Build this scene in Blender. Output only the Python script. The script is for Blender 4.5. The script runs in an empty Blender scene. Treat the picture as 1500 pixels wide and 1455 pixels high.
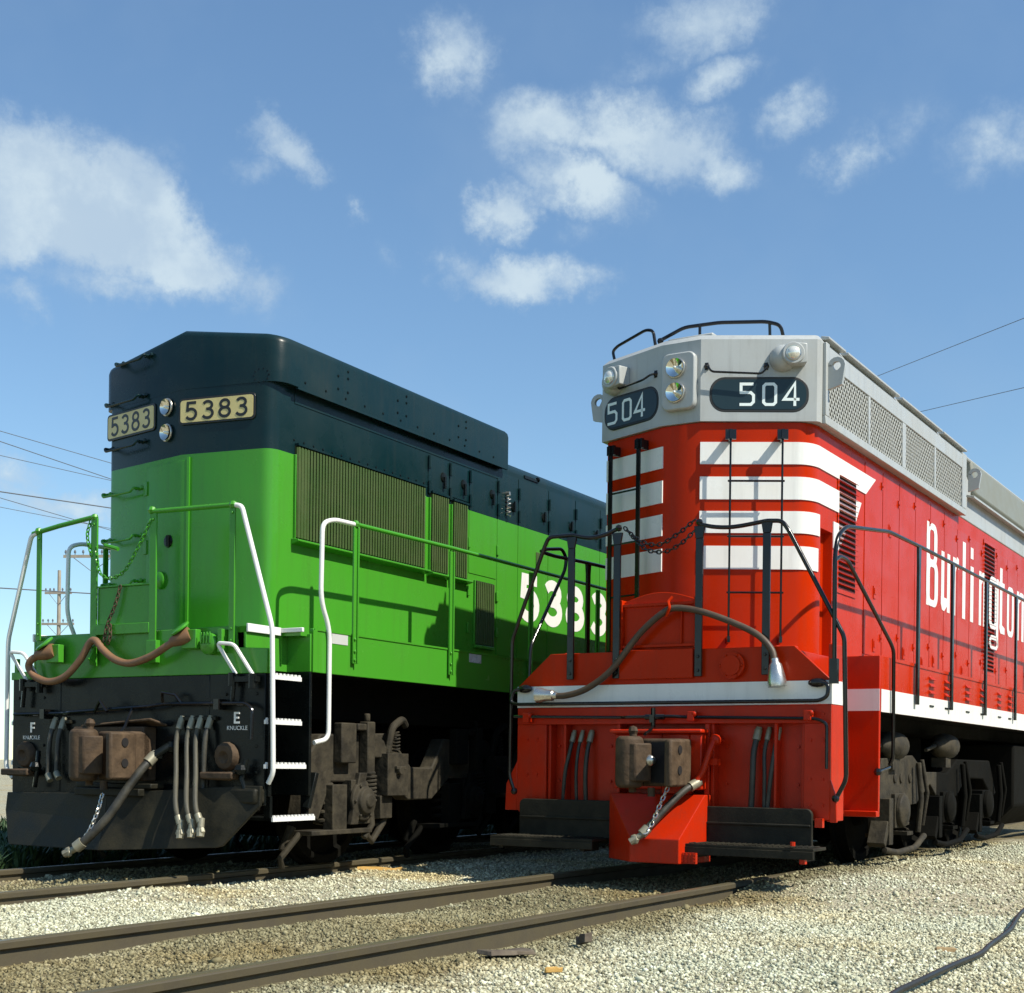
import bpy, math, random
import numpy as np
from mathutils import Vector, Matrix
random.seed(7)
rad = math.radians
S = bpy.context.scene
C = S.collection

# ------------------------------------------------------------------ camera
cam_d = bpy.data.cameras.new('camera')
cam = bpy.data.objects.new('camera', cam_d)
C.objects.link(cam)
cam_d.sensor_fit = 'HORIZONTAL'
cam_d.sensor_width = 36.0
cam_d.lens = 2030.0 / 1500.0 * 36.0
cam_d.shift_y = (1121.0 - 727.5) / 1500.0        # view camera with a raised front
cam_d.clip_end = 8000
CAM_Z = 0.88
ROLL = 0.012
cr, sr = math.cos(ROLL), math.sin(ROLL)
cam.matrix_world = Matrix(((cr, -sr, 0, 0), (0, 0, -1, 0), (sr, cr, 0, CAM_Z), (0, 0, 0, 1)))
S.camera = cam

# ------------------------------------------------------------------ sun, sky, exposure
SUN_EL = rad(48.5)
SUN_AZ = rad(123.4)            # clockwise from +Y
sd = Vector((math.sin(SUN_AZ) * math.cos(SUN_EL), math.cos(SUN_AZ) * math.cos(SUN_EL), math.sin(SUN_EL)))
sun_d = bpy.data.lights.new('sun', 'SUN')
sun_d.energy = 4.9
sun_d.angle = rad(0.55)
sun_d.color = (1.0, 0.94, 0.82)
sun = bpy.data.objects.new('sun', sun_d)
C.objects.link(sun)
sun.rotation_euler = sd.to_track_quat('Z', 'Y').to_euler()
sun.location = (20, -20, 30)

S.view_settings.view_transform = 'Standard'
S.view_settings.look = 'None'
S.view_settings.gamma = 1.0
S.view_settings.exposure = 0.44

W = bpy.data.worlds.new('World')
S.world = W
W.use_nodes = True
wn, wl = W.node_tree.nodes, W.node_tree.links
for n in list(wn):
    wn.remove(n)

# clouds: azimuth, elevation, half widths, tilt, strength (all directions, degrees)
def _dir(u, v):
    du, dv = u - 750.0, 1121.0 - v
    x, y, z = du * cr - dv * sr, 2030.0, dv * cr + du * sr
    return math.degrees(math.atan2(x, y)), math.degrees(math.atan2(z, math.hypot(x, y)))
CLOUDS = [  # azimuth, elevation, half width, half height, tilt, strength
    (-18.4, 21.4, 4.6, 2.0, -8, 1.35), (-20.5, 20.0, 4.2, 1.7, 0, 1.3), (-16.4, 19.8, 4.0, 1.5, -6, 1.35), (-13.8, 19.2, 2.6, 1.25, -8, 1.2), (-14.6, 20.6, 2.8, 1.5, -26, 1.25),
    (-15.8, 18.2, 4.4, 0.8, 0, 0.55), (-11.0, 18.4, 1.6, 0.9, 10, .5),
    (3.2, 24.4, 5.0, 0.9, -9, .75), (1.2, 23.7, 3.0, .7, -20, .6), (7.6, 23.4, 2.4, 1.0, -18, .8),
    (-9.4, 23.6, 1.5, 0.95, -20, 0.85), (-11.0, 22.9, 1.3, 0.7, 0, 0.45),
    (-2.9, 26.9, 1.7, 1.4, -30, 0.8), (1.0, 24.8, 2.7, 1.3, 0, 0.85), (5.4, 24.2, 3.9, 1.5, -14, 0.95),
    (2.5, 22.7, 2.6, 1.15, -22, 1.05), (-0.4, 21.9, 1.4, 1.2, -15, 1.05),
    (0.3, 19.3, 2.7, 1.0, 0, 1.05), (-2.4, 19.8, 1.5, 0.9, 15, 0.6), (2.4, 19.3, 1.5, 0.7, 0, 0.6),
    (7.5, 28.2, 2.9, 1.3, 15, 0.75), (8.2, 26.1, 1.9, 0.9, 12, 0.7), (6.6, 27.3, 1.6, 0.9, 0, 0.45),
    (11.3, 25.0, 1.7, 0.9, 35, 0.62), (13.4, 23.2, 1.3, 1.1, 0, 0.55), (15.4, 24.0, 2.4, 1.0, 20, 0.32),
    (18.6, 23.2, 2.2, 1.4, 0, 0.55), (-18.3, 10.0, 3.6, 0.75, -4, 0.75), (-20.3, 11.0, 2.2, 0.9, 0, 0.6),
    (-19.8, 17.3, 1.2, 0.8, 0, 0.5), (-7.0, 21.6, 0.7, 0.4, -20, 0.34), (-5.3, 20.3, 0.7, 0.9, 30, 0.30),
    (-14.6, 22.7, 1.8, 0.8, -20, 0.3), (3.0, 21.0, 1.6, .6, 0, .3), (4.6, 26.4, 2.2, .8, 10, .35),
    (26, 17, 4, 1.6, 0, .9), (-29, 15, 5, 2, 0, .9), (-34, 24, 5, 2, 10, .9), (31, 26, 4, 1.5, 0, .8),
    (60, 20, 9, 3, 0, .9), (-70, 22, 10, 3, 0, .9), (120, 25, 9, 3, 0, .9), (-130, 22, 9, 3, 0, .9), (175, 20, 9, 3, 0, .9),
]
def wnode(t, **kw):
    n = wn.new(t)
    for k, v in kw.items():
        setattr(n, k, v)
    return n
def wmath(op, a, b=None, c=None, clamp=False):
    n = wnode('ShaderNodeMath', operation=op, use_clamp=clamp)
    for i, x in enumerate((a, b, c)):
        if x is None:
            continue
        if isinstance(x, (int, float)):
            n.inputs[i].default_value = x
        else:
            wl.new(x, n.inputs[i])
    return n.outputs[0]
sky = wnode('ShaderNodeTexSky', sky_type='NISHITA')
sky.sun_disc = False
sky.sun_elevation = SUN_EL
sky.sun_rotation = SUN_AZ
sky.altitude = 200
sky.air_density = 1.0
sky.dust_density = 0.0
sky.ozone_density = 0.9
tc = wnode('ShaderNodeTexCoord')
sep = wnode('ShaderNodeSeparateXYZ')
wl.new(tc.outputs['Generated'], sep.inputs[0])
az = wmath('MULTIPLY', wmath('ARCTAN2', sep.outputs[0], sep.outputs[1]), 180 / math.pi)
el = wmath('MULTIPLY', wmath('ARCSINE', sep.outputs[2]), 180 / math.pi)
def wnoise(scale, detail, rough, dim='3D'):
    n = wnode('ShaderNodeTexNoise')
    n.noise_dimensions = dim
    n.inputs['Scale'].default_value = scale
    n.inputs['Detail'].default_value = detail
    n.inputs['Roughness'].default_value = rough
    wl.new(tc.outputs['Generated'], n.inputs['Vector'])
    return n
warp = wnoise(20, 7, 0.66)
wsub = wnode('ShaderNodeVectorMath', operation='SUBTRACT')
wl.new(warp.outputs['Color'], wsub.inputs[0])
wsub.inputs[1].default_value = (0.5, 0.5, 0.5)
wsc = wnode('ShaderNodeVectorMath', operation='MULTIPLY')
wl.new(wsub.outputs[0], wsc.inputs[0])
wsc.inputs[1].default_value = (4.2, 3.0, 0.0)
comb = wnode('ShaderNodeCombineXYZ')
wl.new(az, comb.inputs[0]); wl.new(el, comb.inputs[1])
comb.inputs[2].default_value = 1.0
pos = wnode('ShaderNodeVectorMath', operation='ADD')
wl.new(comb.outputs[0], pos.inputs[0]); wl.new(wsc.outputs[0], pos.inputs[1])
mx = None
for (a0, e0, ra, rb, tilt, st) in CLOUDS:
    ct, s_ = math.cos(rad(tilt)), math.sin(rad(tilt))
    ra *= 1.3; rb *= 1.38
    k = math.cos(rad(e0))
    A_ = (ct * k / ra, s_ / ra); B_ = (-s_ * k / rb, ct / rb)
    d1 = wnode('ShaderNodeVectorMath', operation='DOT_PRODUCT')
    d2 = wnode('ShaderNodeVectorMath', operation='DOT_PRODUCT')
    wl.new(pos.outputs[0], d1.inputs[0]); wl.new(pos.outputs[0], d2.inputs[0])
    d1.inputs[1].default_value = (A_[0], A_[1], -(A_[0] * a0 + A_[1] * e0))
    d2.inputs[1].default_value = (B_[0], B_[1], -(B_[0] * a0 + B_[1] * e0))
    cb = wnode('ShaderNodeCombineXYZ')
    wl.new(d1.outputs['Value'], cb.inputs[0]); wl.new(d2.outputs['Value'], cb.inputs[1])
    ln = wnode('ShaderNodeVectorMath', operation='LENGTH')
    wl.new(cb.outputs[0], ln.inputs[0])
    m = wmath('MULTIPLY', wmath('SUBTRACT', 1.0, ln.outputs['Value']), 1.0)
    m = wmath('MULTIPLY', wmath('MAXIMUM', m, 0.0), st)
    mx = m if mx is None else wmath('MAXIMUM', mx, m)
fbm = wnoise(46, 9, 0.66)
dens = wmath('ADD', mx, wmath('MULTIPLY', wmath('SUBTRACT', fbm.outputs[0], 0.5), 0.8))
dens = wmath('MULTIPLY', dens, wmath('GREATER_THAN', mx, 0.002))
mr = wnode('ShaderNodeMapRange', interpolation_type='SMOOTHSTEP')
mr.inputs[1].default_value = 0.03; mr.inputs[2].default_value = 0.80
wl.new(dens, mr.inputs[0])
edge = wnode('ShaderNodeMapRange', interpolation_type='SMOOTHSTEP')
edge.inputs[1].default_value = 0.0; edge.inputs[2].default_value = 0.36
wl.new(mx, edge.inputs[0])
alpha = wmath('MULTIPLY', wmath('MULTIPLY', mr.outputs[0], edge.outputs[0]), 0.80)
thin = wnoise(7, 4, 0.6)
veil = wmath('MULTIPLY', wmath('MAXIMUM', wmath('SUBTRACT', thin.outputs[0], 0.47), 0.0), 0.35)
alpha = wmath('ADD', alpha, veil, clamp=True)
ccol = wnode('ShaderNodeMix', data_type='RGBA')
ccol.inputs[6].default_value = (2.9, 3.8, 4.8, 1)
ccol.inputs[7].default_value = (4.6, 5.4, 5.8, 1)
cshade = wnoise(15, 6, 0.6)
csm = wnode('ShaderNodeMapRange', interpolation_type='SMOOTHSTEP'); csm.inputs[1].default_value = 0.40; csm.inputs[2].default_value = 0.62; csm.inputs[3].default_value = 0.35; csm.inputs[4].default_value = 1.0
wl.new(cshade.outputs[0], csm.inputs[0])
wl.new(wmath('MULTIPLY', mr.outputs[0], csm.outputs[0]), ccol.inputs[0])
smix = wnode('ShaderNodeMix', data_type='RGBA')
stint = wnode('ShaderNodeMix', data_type='RGBA'); stint.blend_type = 'MULTIPLY'; stint.inputs[0].default_value = 1.0
gr = wnode('ShaderNodeMapRange'); gr.inputs[1].default_value = 6; gr.inputs[2].default_value = 34; gr.inputs[3].default_value = 0.92; gr.inputs[4].default_value = 1.12
wl.new(el, gr.inputs[0])
sgr = wnode('ShaderNodeVectorMath', operation='SCALE'); wl.new(sky.outputs[0], sgr.inputs[0]); wl.new(gr.outputs[0], sgr.inputs['Scale'])
wl.new(sgr.outputs[0], stint.inputs[6]); stint.inputs[7].default_value = (0.82, 0.97, 1.02, 1)
wl.new(alpha, smix.inputs[0]); wl.new(stint.outputs[2], smix.inputs[6]); wl.new(ccol.outputs[2], smix.inputs[7])
bg = wnode('ShaderNodeBackground')
bg.inputs[1].default_value = 0.113
wout = wnode('ShaderNodeOutputWorld')
wl.new(smix.outputs[2], bg.inputs[0]); wl.new(bg.outputs[0], wout.inputs[0])
S.cycles.max_bounces = 6
S.cycles.use_denoising = True

# ------------------------------------------------------------------ materials
def mat(name, col, rough=0.5, metal=0.0, dirt=None, dirt_amt=0.0, dscale=3.0, bump=0.0, bscale=1.2,
        fine=0.0, fscale=60.0, spec=0.5, coat=0.0, var=0.06, streak=0.0):
    m = bpy.data.materials.new(name)
    m.use_nodes = True
    nt = m.node_tree; N = nt.nodes; L = nt.links
    b = N['Principled BSDF']
    b.inputs['Roughness'].default_value = rough
    b.inputs['Metallic'].default_value = metal
    b.inputs['Specular IOR Level'].default_value = spec
    b.inputs['Coat Weight'].default_value = coat
    b.inputs['Coat Roughness'].default_value = 0.12
    t = N.new('ShaderNodeTexCoord')
    n1 = N.new('ShaderNodeTexNoise')
    n1.inputs['Scale'].default_value = dscale; n1.inputs['Detail'].default_value = 8; n1.inputs['Roughness'].default_value = 0.62
    L.new(t.outputs['Object'], n1.inputs['Vector'])
    ramp = N.new('ShaderNodeMapRange')
    ramp.inputs[1].default_value = 0.38; ramp.inputs[2].default_value = 0.75
    L.new(n1.outputs[0], ramp.inputs[0])
    mx1 = N.new('ShaderNodeMix'); mx1.data_type = 'RGBA'
    mx1.inputs[6].default_value = (*[c * (1 - var) for c in col], 1)
    mx1.inputs[7].default_value = (*[min(1, c * (1 + var)) for c in col], 1)
    L.new(n1.outputs[0], mx1.inputs[0])
    out = mx1.outputs[2]
    if dirt is not None:
        md = N.new('ShaderNodeMath'); md.operation = 'MULTIPLY'; md.inputs[1].default_value = dirt_amt
        L.new(ramp.outputs[0], md.inputs[0])
        mx2 = N.new('ShaderNodeMix'); mx2.data_type = 'RGBA'
        L.new(md.outputs[0], mx2.inputs[0]); L.new(out, mx2.inputs[6]); mx2.inputs[7].default_value = (*dirt, 1)
        out = mx2.outputs[2]
    L.new(out, b.inputs['Base Color'])
    rr = N.new('ShaderNodeMapRange')
    rr.inputs[3].default_value = max(0.02, rough - 0.08); rr.inputs[4].default_value = min(1, rough + 0.14)
    L.new(ramp.outputs[0], rr.inputs[0]); L.new(rr.outputs[0], b.inputs['Roughness'])
    if streak > 0:
        mp = N.new('ShaderNodeMapping'); mp.inputs['Scale'].default_value = (9, 9, 0.7)
        L.new(t.outputs['Object'], mp.inputs[0])
        ns = N.new('ShaderNodeTexNoise'); ns.inputs['Scale'].default_value = 1.3; ns.inputs['Detail'].default_value = 7; ns.inputs['Roughness'].default_value = 0.7
        L.new(mp.outputs[0], ns.inputs['Vector'])
        rs = N.new('ShaderNodeMapRange'); rs.inputs[1].default_value = 0.50; rs.inputs[2].default_value = 0.80; rs.inputs[3].default_value = 0.0; rs.inputs[4].default_value = streak
        L.new(ns.outputs[0], rs.inputs[0])
        mx3 = N.new('ShaderNodeMix'); mx3.data_type = 'RGBA'
        L.new(rs.outputs[0], mx3.inputs[0]); L.new(out, mx3.inputs[6]); mx3.inputs[7].default_value = (0.055, 0.042, 0.028, 1)
        L.new(mx3.outputs[2], b.inputs['Base Color'])
    last = None
    if bump > 0:
        n2 = N.new('ShaderNodeTexNoise'); n2.inputs['Scale'].default_value = bscale; n2.inputs['Detail'].default_value = 1.5
        L.new(t.outputs['Object'], n2.inputs['Vector'])
        bp = N.new('ShaderNodeBump'); bp.inputs['Strength'].default_value = 1.0; bp.inputs['Distance'].default_value = bump
        L.new(n2.outputs[0], bp.inputs['Height']); last = bp
    if fine > 0:
        n3 = N.new('ShaderNodeTexNoise'); n3.inputs['Scale'].default_value = fscale; n3.inputs['Detail'].default_value = 5
        L.new(t.outputs['Object'], n3.inputs['Vector'])
        bp2 = N.new('ShaderNodeBump'); bp2.inputs['Strength'].default_value = 1.0; bp2.inputs['Distance'].default_value = fine
        L.new(n3.outputs[0], bp2.inputs['Height'])
        if last: L.new(last.outputs[0], bp2.inputs['Normal'])
        last = bp2
    if last: L.new(last.outputs[0], b.inputs['Normal'])
    return m
DUST = (0.20, 0.16, 0.10)
M = {}
M['red'] = mat('red_paint', (0.47, 0.024, 0.0015), 0.26, dirt=(0.36, 0.020, 0.003), dirt_amt=0.40, dscale=2.2, bump=0.010, fine=0.0003, spec=0.10, streak=0.22)
M['reddirty'] = mat('red_pilot_paint', (0.50, 0.020, 0.002), 0.36, dirt=(0.26, 0.024, 0.007), dirt_amt=0.5, dscale=4, bump=0.008, fine=0.001, spec=0.22, streak=0.3)
M['white'] = mat('white_paint', (0.78, 0.78, 0.74), 0.35, dirt=(0.45, 0.42, 0.36), dirt_amt=0.18, dscale=5, bump=0.004, streak=0.16)
M['grey'] = mat('grey_paint', (0.40, 0.42, 0.41), 0.38, dirt=(0.26, 0.26, 0.23), dirt_amt=0.35, dscale=2.5, bump=0.008, fine=0.0005, streak=0.28)
M['green'] = mat('green_paint', (0.054, 0.275, 0.020), 0.24, dirt=(0.055, 0.22, 0.022), dirt_amt=0.40, dscale=2.0, bump=0.010, fine=0.0005, spec=0.34, streak=0.22)
M['dark'] = mat('dark_green_paint', (0.0030, 0.018, 0.021), 0.27, dirt=(0.022, 0.036, 0.034), dirt_amt=0.40, dscale=1.6, bump=0.009, fine=0.0005, spec=0.24, streak=0.16)
M['black'] = mat('black_paint', (0.004, 0.006, 0.006), 0.28, dirt=(0.015, 0.016, 0.013), dirt_amt=0.45, dscale=4, bump=0.006, fine=0.0008, spec=0.2)
M['blackrod'] = mat('black_rod_paint', (0.006, 0.006, 0.006), 0.20, dirt=(0.020, 0.017, 0.013), dirt_amt=0.3, dscale=9, spec=0.45)
M['under'] = mat('grimy_shaded_black', (0.004, 0.004, 0.003), 0.85, spec=0.08, dirt=(0.012, 0.011, 0.008), dirt_amt=0.5, dscale=5, fine=0.003)  # near-black grime with the shade beneath the locomotives put into the colour
M['truck'] = mat('dusty_cast_steel', (0.020, 0.017, 0.011), 0.78, dirt=(0.075, 0.062, 0.038), dirt_amt=0.75, dscale=7, fine=0.007, fscale=22, spec=0.3)
M['rust'] = mat('rusty_cast_steel', (0.050, 0.032, 0.018), 0.75, dirt=(0.135, 0.088, 0.05), dirt_amt=0.7, dscale=9, fine=0.006, fscale=25, spec=0.3)
M['plow'] = mat('dusty_black_plow', (0.012, 0.012, 0.008), 0.6, spec=0.2, dirt=(0.050, 0.043, 0.025), dirt_amt=0.8, dscale=4, fine=0.002)
M['plowdark'] = mat('black_footboard', (0.013, 0.012, 0.008), 0.65, dirt=(0.045, 0.040, 0.026), dirt_amt=0.7, dscale=6, fine=0.002, spec=0.2)
M['steel'] = mat('bright_steel', (0.62, 0.60, 0.54), 0.32, metal=0.9, dirt=(0.2, 0.18, 0.14), dirt_amt=0.4, dscale=14)
M['fitting'] = mat('dull_hose_fitting', (0.30, 0.28, 0.20), 0.5, metal=0.35, dirt=(0.12, 0.11, 0.08), dirt_amt=0.6, dscale=14)
M['rubber'] = mat('black_rubber_hose', (0.024, 0.023, 0.018), 0.55, dirt=(0.11, 0.10, 0.07), dirt_amt=0.5, dscale=9, fine=0.001)
M['tanhose'] = mat('tan_cable_rubber', (0.22, 0.115, 0.055), 0.6, dirt=(0.10, 0.055, 0.03), dirt_amt=0.6, dscale=8, fine=0.001)
M['brownhose'] = mat('brown_cable_rubber', (0.060, 0.038, 0.022), 0.55, dirt=(0.12, 0.08, 0.05), dirt_amt=0.5, dscale=8, fine=0.001)
M['screen'] = mat('olive_radiator_screen', (0.040, 0.078, 0.013), 0.6, dirt=(0.060, 0.078, 0.020), dirt_amt=0.6, dscale=4, fine=0.0015)
M['screenback'] = mat('dark_screen_core', (0.012, 0.018, 0.008), 0.7)
M['meshback'] = mat('dark_grille_core', (0.03, 0.033, 0.028), 0.8)
M['casing'] = mat('dark_grey_casing', (0.20, 0.21, 0.175), 0.55, dirt=(0.14, 0.14, 0.11), dirt_amt=0.5, dscale=3)  # casing a darker grey than the rest of the roof
M['palehose'] = mat('dusty_air_hose', (0.05, 0.047, 0.032), 0.65, dirt=(0.11, 0.10, 0.065), dirt_amt=0.6, dscale=9, fine=0.001)
M['mesh'] = mat('grille_mesh_grey', (0.42, 0.43, 0.40), 0.5, dirt=(0.2, 0.2, 0.16), dirt_amt=0.6, dscale=20)
M['slit'] = mat('louver_opening', (0.006, 0.005, 0.005), 0.8)
M['seam'] = mat('panel_gap', (0.010, 0.010, 0.010), 0.8)
M['cream'] = mat('cream_number_panel', (0.62, 0.52, 0.22), 0.35, dirt=(0.42, 0.34, 0.14), dirt_amt=0.5, dscale=7)
M['digitblack'] = mat('black_numerals', (0.012, 0.011, 0.009), 0.4)
M['boardglass'] = mat('dark_number_glass', (0.018, 0.034, 0.040), 0.10, spec=0.3, coat=0.0)
M['boarddigit'] = mat('milky_numerals', (0.74, 0.82, 0.80), 0.4)
M['gasket'] = mat('rubber_gasket', (0.015, 0.015, 0.014), 0.5)
M['lens'] = mat('headlight_reflector', (0.80, 0.78, 0.70), 0.10, metal=1.0, var=0.03)
M['glass'] = mat('lamp_glass', (0.82, 0.80, 0.70), 0.05, spec=0.8, coat=1.0, metal=0.35)
M['rail'] = mat('rusty_rail_steel', (0.080, 0.066, 0.037), 0.6, dirt=(0.042, 0.034, 0.022), dirt_amt=0.7, dscale=5, fine=0.001)
M['railtop'] = mat('worn_rail_head', (0.15, 0.13, 0.075), 0.42, metal=0.3, dirt=(0.085, 0.07, 0.04), dirt_amt=0.6, dscale=6)
M['wood'] = mat('weathered_wood', (0.30, 0.21, 0.10), 0.8, dirt=(0.16, 0.11, 0.06), dirt_amt=0.6, dscale=12, fine=0.004, fscale=30)
M['yellowwood'] = mat('fresh_yellow_wood', (0.50, 0.30, 0.075), 0.75, dirt=(0.34, 0.2, 0.06), dirt_amt=0.6, dscale=14, fine=0.003)
M['polewood'] = mat('pole_wood', (0.33, 0.29, 0.23), 0.85, dirt=(0.20, 0.17, 0.13), dirt_amt=0.6, dscale=3)
M['wire'] = mat('wire_sheath', (0.10, 0.11, 0.125), 0.6)
M['tie'] = mat('creosoted_tie', (0.07, 0.052, 0.036), 0.85, dirt=(0.2, 0.17, 0.12), dirt_amt=0.6, dscale=8, fine=0.006, fscale=20)
M['weed'] = mat('weed_leaf', (0.035, 0.075, 0.022), 0.6, var=0.35, dscale=2)
M['greenglass'] = mat('silver_label', (0.60, 0.62, 0.58), 0.3, metal=0.2)

# ------------------------------------------------------------------ mesh builder
class MB:
    def __init__(s):
        s.v = []; s.f = []; s.mi = []; s.cur = 0
    def add(s, vs, fs):
        o = len(s.v)
        s.v += [tuple(p) for p in vs]
        for f in fs:
            s.f.append([i + o for i in f]); s.mi.append(s.cur)
        return s
    def box(s, x0, x1, y0, y1, z0, z1):
        v = [(x0, y0, z0), (x1, y0, z0), (x1, y1, z0), (x0, y1, z0), (x0, y0, z1), (x1, y0, z1), (x1, y1, z1), (x0, y1, z1)]
        return s.add(v, [(3, 2, 1, 0), (4, 5, 6, 7), (0, 1, 5, 4), (1, 2, 6, 5), (2, 3, 7, 6), (3, 0, 4, 7)])
    def ext(s, poly, d):
        """polygon of 3D points extruded by vector d"""
        n = len(poly); d = Vector(d)
        P = [Vector(p) for p in poly]
        nrm = Vector((0, 0, 0))
        for i in range(n):
            nrm += P[i].cross(P[(i + 1) % n])
        if nrm.dot(d) < 0:
            P = P[::-1]
        v = P + [p + d for p in P]
        f = [tuple(range(n - 1, -1, -1)), tuple(range(n, 2 * n))]
        for i in range(n):
            j = (i + 1) % n
            f.append((i, j, n + j, n + i))
        return s.add(v, f)
    def plan(s, poly, z0, z1):
        return s.ext([(p[0], p[1], z0) for p in poly], (0, 0, z1 - z0))
    def obox(s, c, ax, ay, az):
        c = Vector(c); ax = Vector(ax); ay = Vector(ay); az = Vector(az)
        return s.ext([c - ax - ay - az, c + ax - ay - az, c + ax + ay - az, c - ax + ay - az], 2 * az)
    def tube(s, pts, r, seg=8, fillet=0.0, closed=False, r1=None):
        P = [Vector(p) for p in pts]
        if fillet > 0 and len(P) > 2:
            Q = [P[0]]
            for i in range(1, len(P) - 1):
                a, b, c = P[i - 1], P[i], P[i + 1]
                la, lc = (a - b).length, (c - b).length
                k = min(fillet, la * .45, lc * .45)
                p0 = b + (a - b).normalized() * k; p1 = b + (c - b).normalized() * k
                for j in range(6):
                    t = j / 5
                    Q.append((1 - t) ** 2 * p0 + 2 * t * (1 - t) * b + t * t * p1)
            Q.append(P[-1]); P = Q
        n = len(P)
        vs = []; fs = []
        up = None
        for i, p in enumerate(P):
            if closed:
                t = (P[(i + 1) % n] - P[i - 1]).normalized()
            else:
                t = (P[min(i + 1, n - 1)] - P[max(i - 1, 0)]).normalized()
            if up is None:
                up = Vector((0, 0, 1)) if abs(t.z) < .9 else Vector((1, 0, 0))
            a = t.cross(up)
            if a.length < 1e-6: a = t.cross(Vector((0, 1, 0)))
            a.normalize(); b = a.cross(t).normalized(); up = b
            rr = r if r1 is None else r + (r1 - r) * i / (n - 1)
            for k in range(seg):
                q = 2 * math.pi * k / seg
                vs.append(p + a * (rr * math.cos(q)) + b * (rr * math.sin(q)))
        m = n if closed else n - 1
        for i in range(m):
            for k in range(seg):
                i0 = i * seg + k; i1 = i * seg + (k + 1) % seg
                j0 = ((i + 1) % n) * seg + k; j1 = ((i + 1) % n) * seg + (k + 1) % seg
                fs.append((i0, j0, j1, i1))
        if not closed:
            fs.append(tuple(range(seg))); fs.append(tuple(range((n - 1) * seg + seg - 1, (n - 1) * seg - 1, -1)))
        return s.add(vs, fs)
    def lathe(s, p0, d, prof, seg=20):
        """profile [(distance along d, radius)]"""
        p0 = Vector(p0); d = Vector(d).normalized()
        a = d.cross(Vector((0, 0, 1)))
        if a.length < 1e-3: a = Vector((1, 0, 0))
        a.normalize(); b = d.cross(a)
        vs = []; fs = []
        for (h, r) in prof:
            for k in range(seg):
                q = 2 * math.pi * k / seg
                vs.append(p0 + d * h + a * (r * math.cos(q)) + b * (r * math.sin(q)))
        for i in range(len(prof) - 1):
            for k in range(seg):
                fs.append((i * seg + k, i * seg + (k + 1) % seg, (i + 1) * seg + (k + 1) % seg, (i + 1) * seg + k))
        fs.append(tuple(range(seg - 1, -1, -1))); fs.append(tuple(range((len(prof) - 1) * seg, len(prof) * seg)))
        return s.add(vs, fs)
    def cyl(s, p0, p1, r, seg=16, r1=None):
        d = Vector(p1) - Vector(p0)
        return s.lathe(p0, d, [(0, r), (d.length, r if r1 is None else r1)], seg)
    def ball(s, c, r, seg=10, sq=(1, 1, 1)):
        vs = []; fs = []
        for i in range(seg // 2 + 1):
            th = math.pi * i / (seg // 2)
            for k in range(seg):
                q = 2 * math.pi * k / seg
                vs.append((c[0] + r * sq[0] * math.sin(th) * math.cos(q), c[1] + r * sq[1] * math.sin(th) * math.sin(q), c[2] + r * sq[2] * math.cos(th)))
        for i in range(seg // 2):
            for k in range(seg):
                fs.append((i * seg + k, (i + 1) * seg + k, (i + 1) * seg + (k + 1) % seg, i * seg + (k + 1) % seg))
        return s.add(vs, fs)
    def wall(s, path, z0, z1, th, path_top=None):
        """strip standing on an open plan path, th thick to the right-hand (outer) side"""
        pt = path_top or path
        n = len(path)
        def off(P):
            R = []
            for i in range(n):
                t = Vector((0, 0))
                if i > 0: t += (Vector(P[i]) - Vector(P[i - 1])).normalized()
                if i < n - 1: t += (Vector(P[i + 1]) - Vector(P[i])).normalized()
                t.normalize()
                R.append((P[i][0] + t.y * th, P[i][1] - t.x * th))
            return R
        ob, ot = off(path), off(pt)
        v = [(p[0], p[1], z0) for p in path] + [(p[0], p[1], z1) for p in pt] + [(p[0], p[1], z0) for p in ob] + [(p[0], p[1], z1) for p in ot]
        f = []
        for i in range(n - 1):
            f += [(2 * n + i, 2 * n + i + 1, 3 * n + i + 1, 3 * n + i), (n + i, 3 * n + i, 3 * n + i + 1, n + i + 1), (i, i + 1, 2 * n + i + 1, 2 * n + i), (i, n + i, n + i + 1, i + 1)]
        f += [(0, 2 * n, 3 * n, n), (n - 1, 2 * n - 1, 4 * n - 1, 3 * n - 1)]
        return s.add(v, f)
    def build(s, name, m, parent=None, bevel=0.0, smooth=True, angle=38, label=None):
        me = bpy.data.meshes.new(name)
        me.from_pydata(s.v, [], s.f)
        ms = m if isinstance(m, (list, tuple)) else [m]
        for k in ms:
            me.materials.append(M[k])
        if len(ms) > 1:
            me.polygons.foreach_set('material_index', s.mi)
        if smooth:
            me.polygons.foreach_set('use_smooth', [True] * len(me.polygons))
            me.set_sharp_from_angle(angle=rad(angle))
        me.update()
        o = bpy.data.objects.new(name, me)
        C.objects.link(o)
        if parent is not None: o.parent = parent
        if bevel > 0:
            b = o.modifiers.new('bevel', 'BEVEL'); b.width = bevel; b.segments = 2; b.limit_method = 'ANGLE'; b.angle_limit = rad(40)
        if label: o['label'] = label
        return o
def root(name, label, cat, loc, rz=0.0, group=None):
    o = bpy.data.objects.new(name, None); C.objects.link(o)
    o.empty_display_size = 0.5
    o.location = loc; o.rotation_euler = (0, 0, rz)
    o['label'] = label; o['category'] = cat
    if group: o['group'] = group
    return o
def tag(o, label, cat, group=None):
    o['label'] = label; o['category'] = cat
    if group: o['group'] = group
    return o
def spline(pts, n=10):
    P = [Vector(p) for p in pts]; R = []
    Q = [P[0] * 2 - P[1]] + P + [P[-1] * 2 - P[-2]]
    for i in range(1, len(Q) - 2):
        a, b, c, d = Q[i - 1:i + 3]
        for j in range(n):
            t = j / n
            R.append(.5 * ((2 * b) + (c - a) * t + (2 * a - 5 * b + 4 * c - d) * t * t + (3 * b - a - 3 * c + d) * t ** 3))
    R.append(P[-1])
    return R
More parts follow.
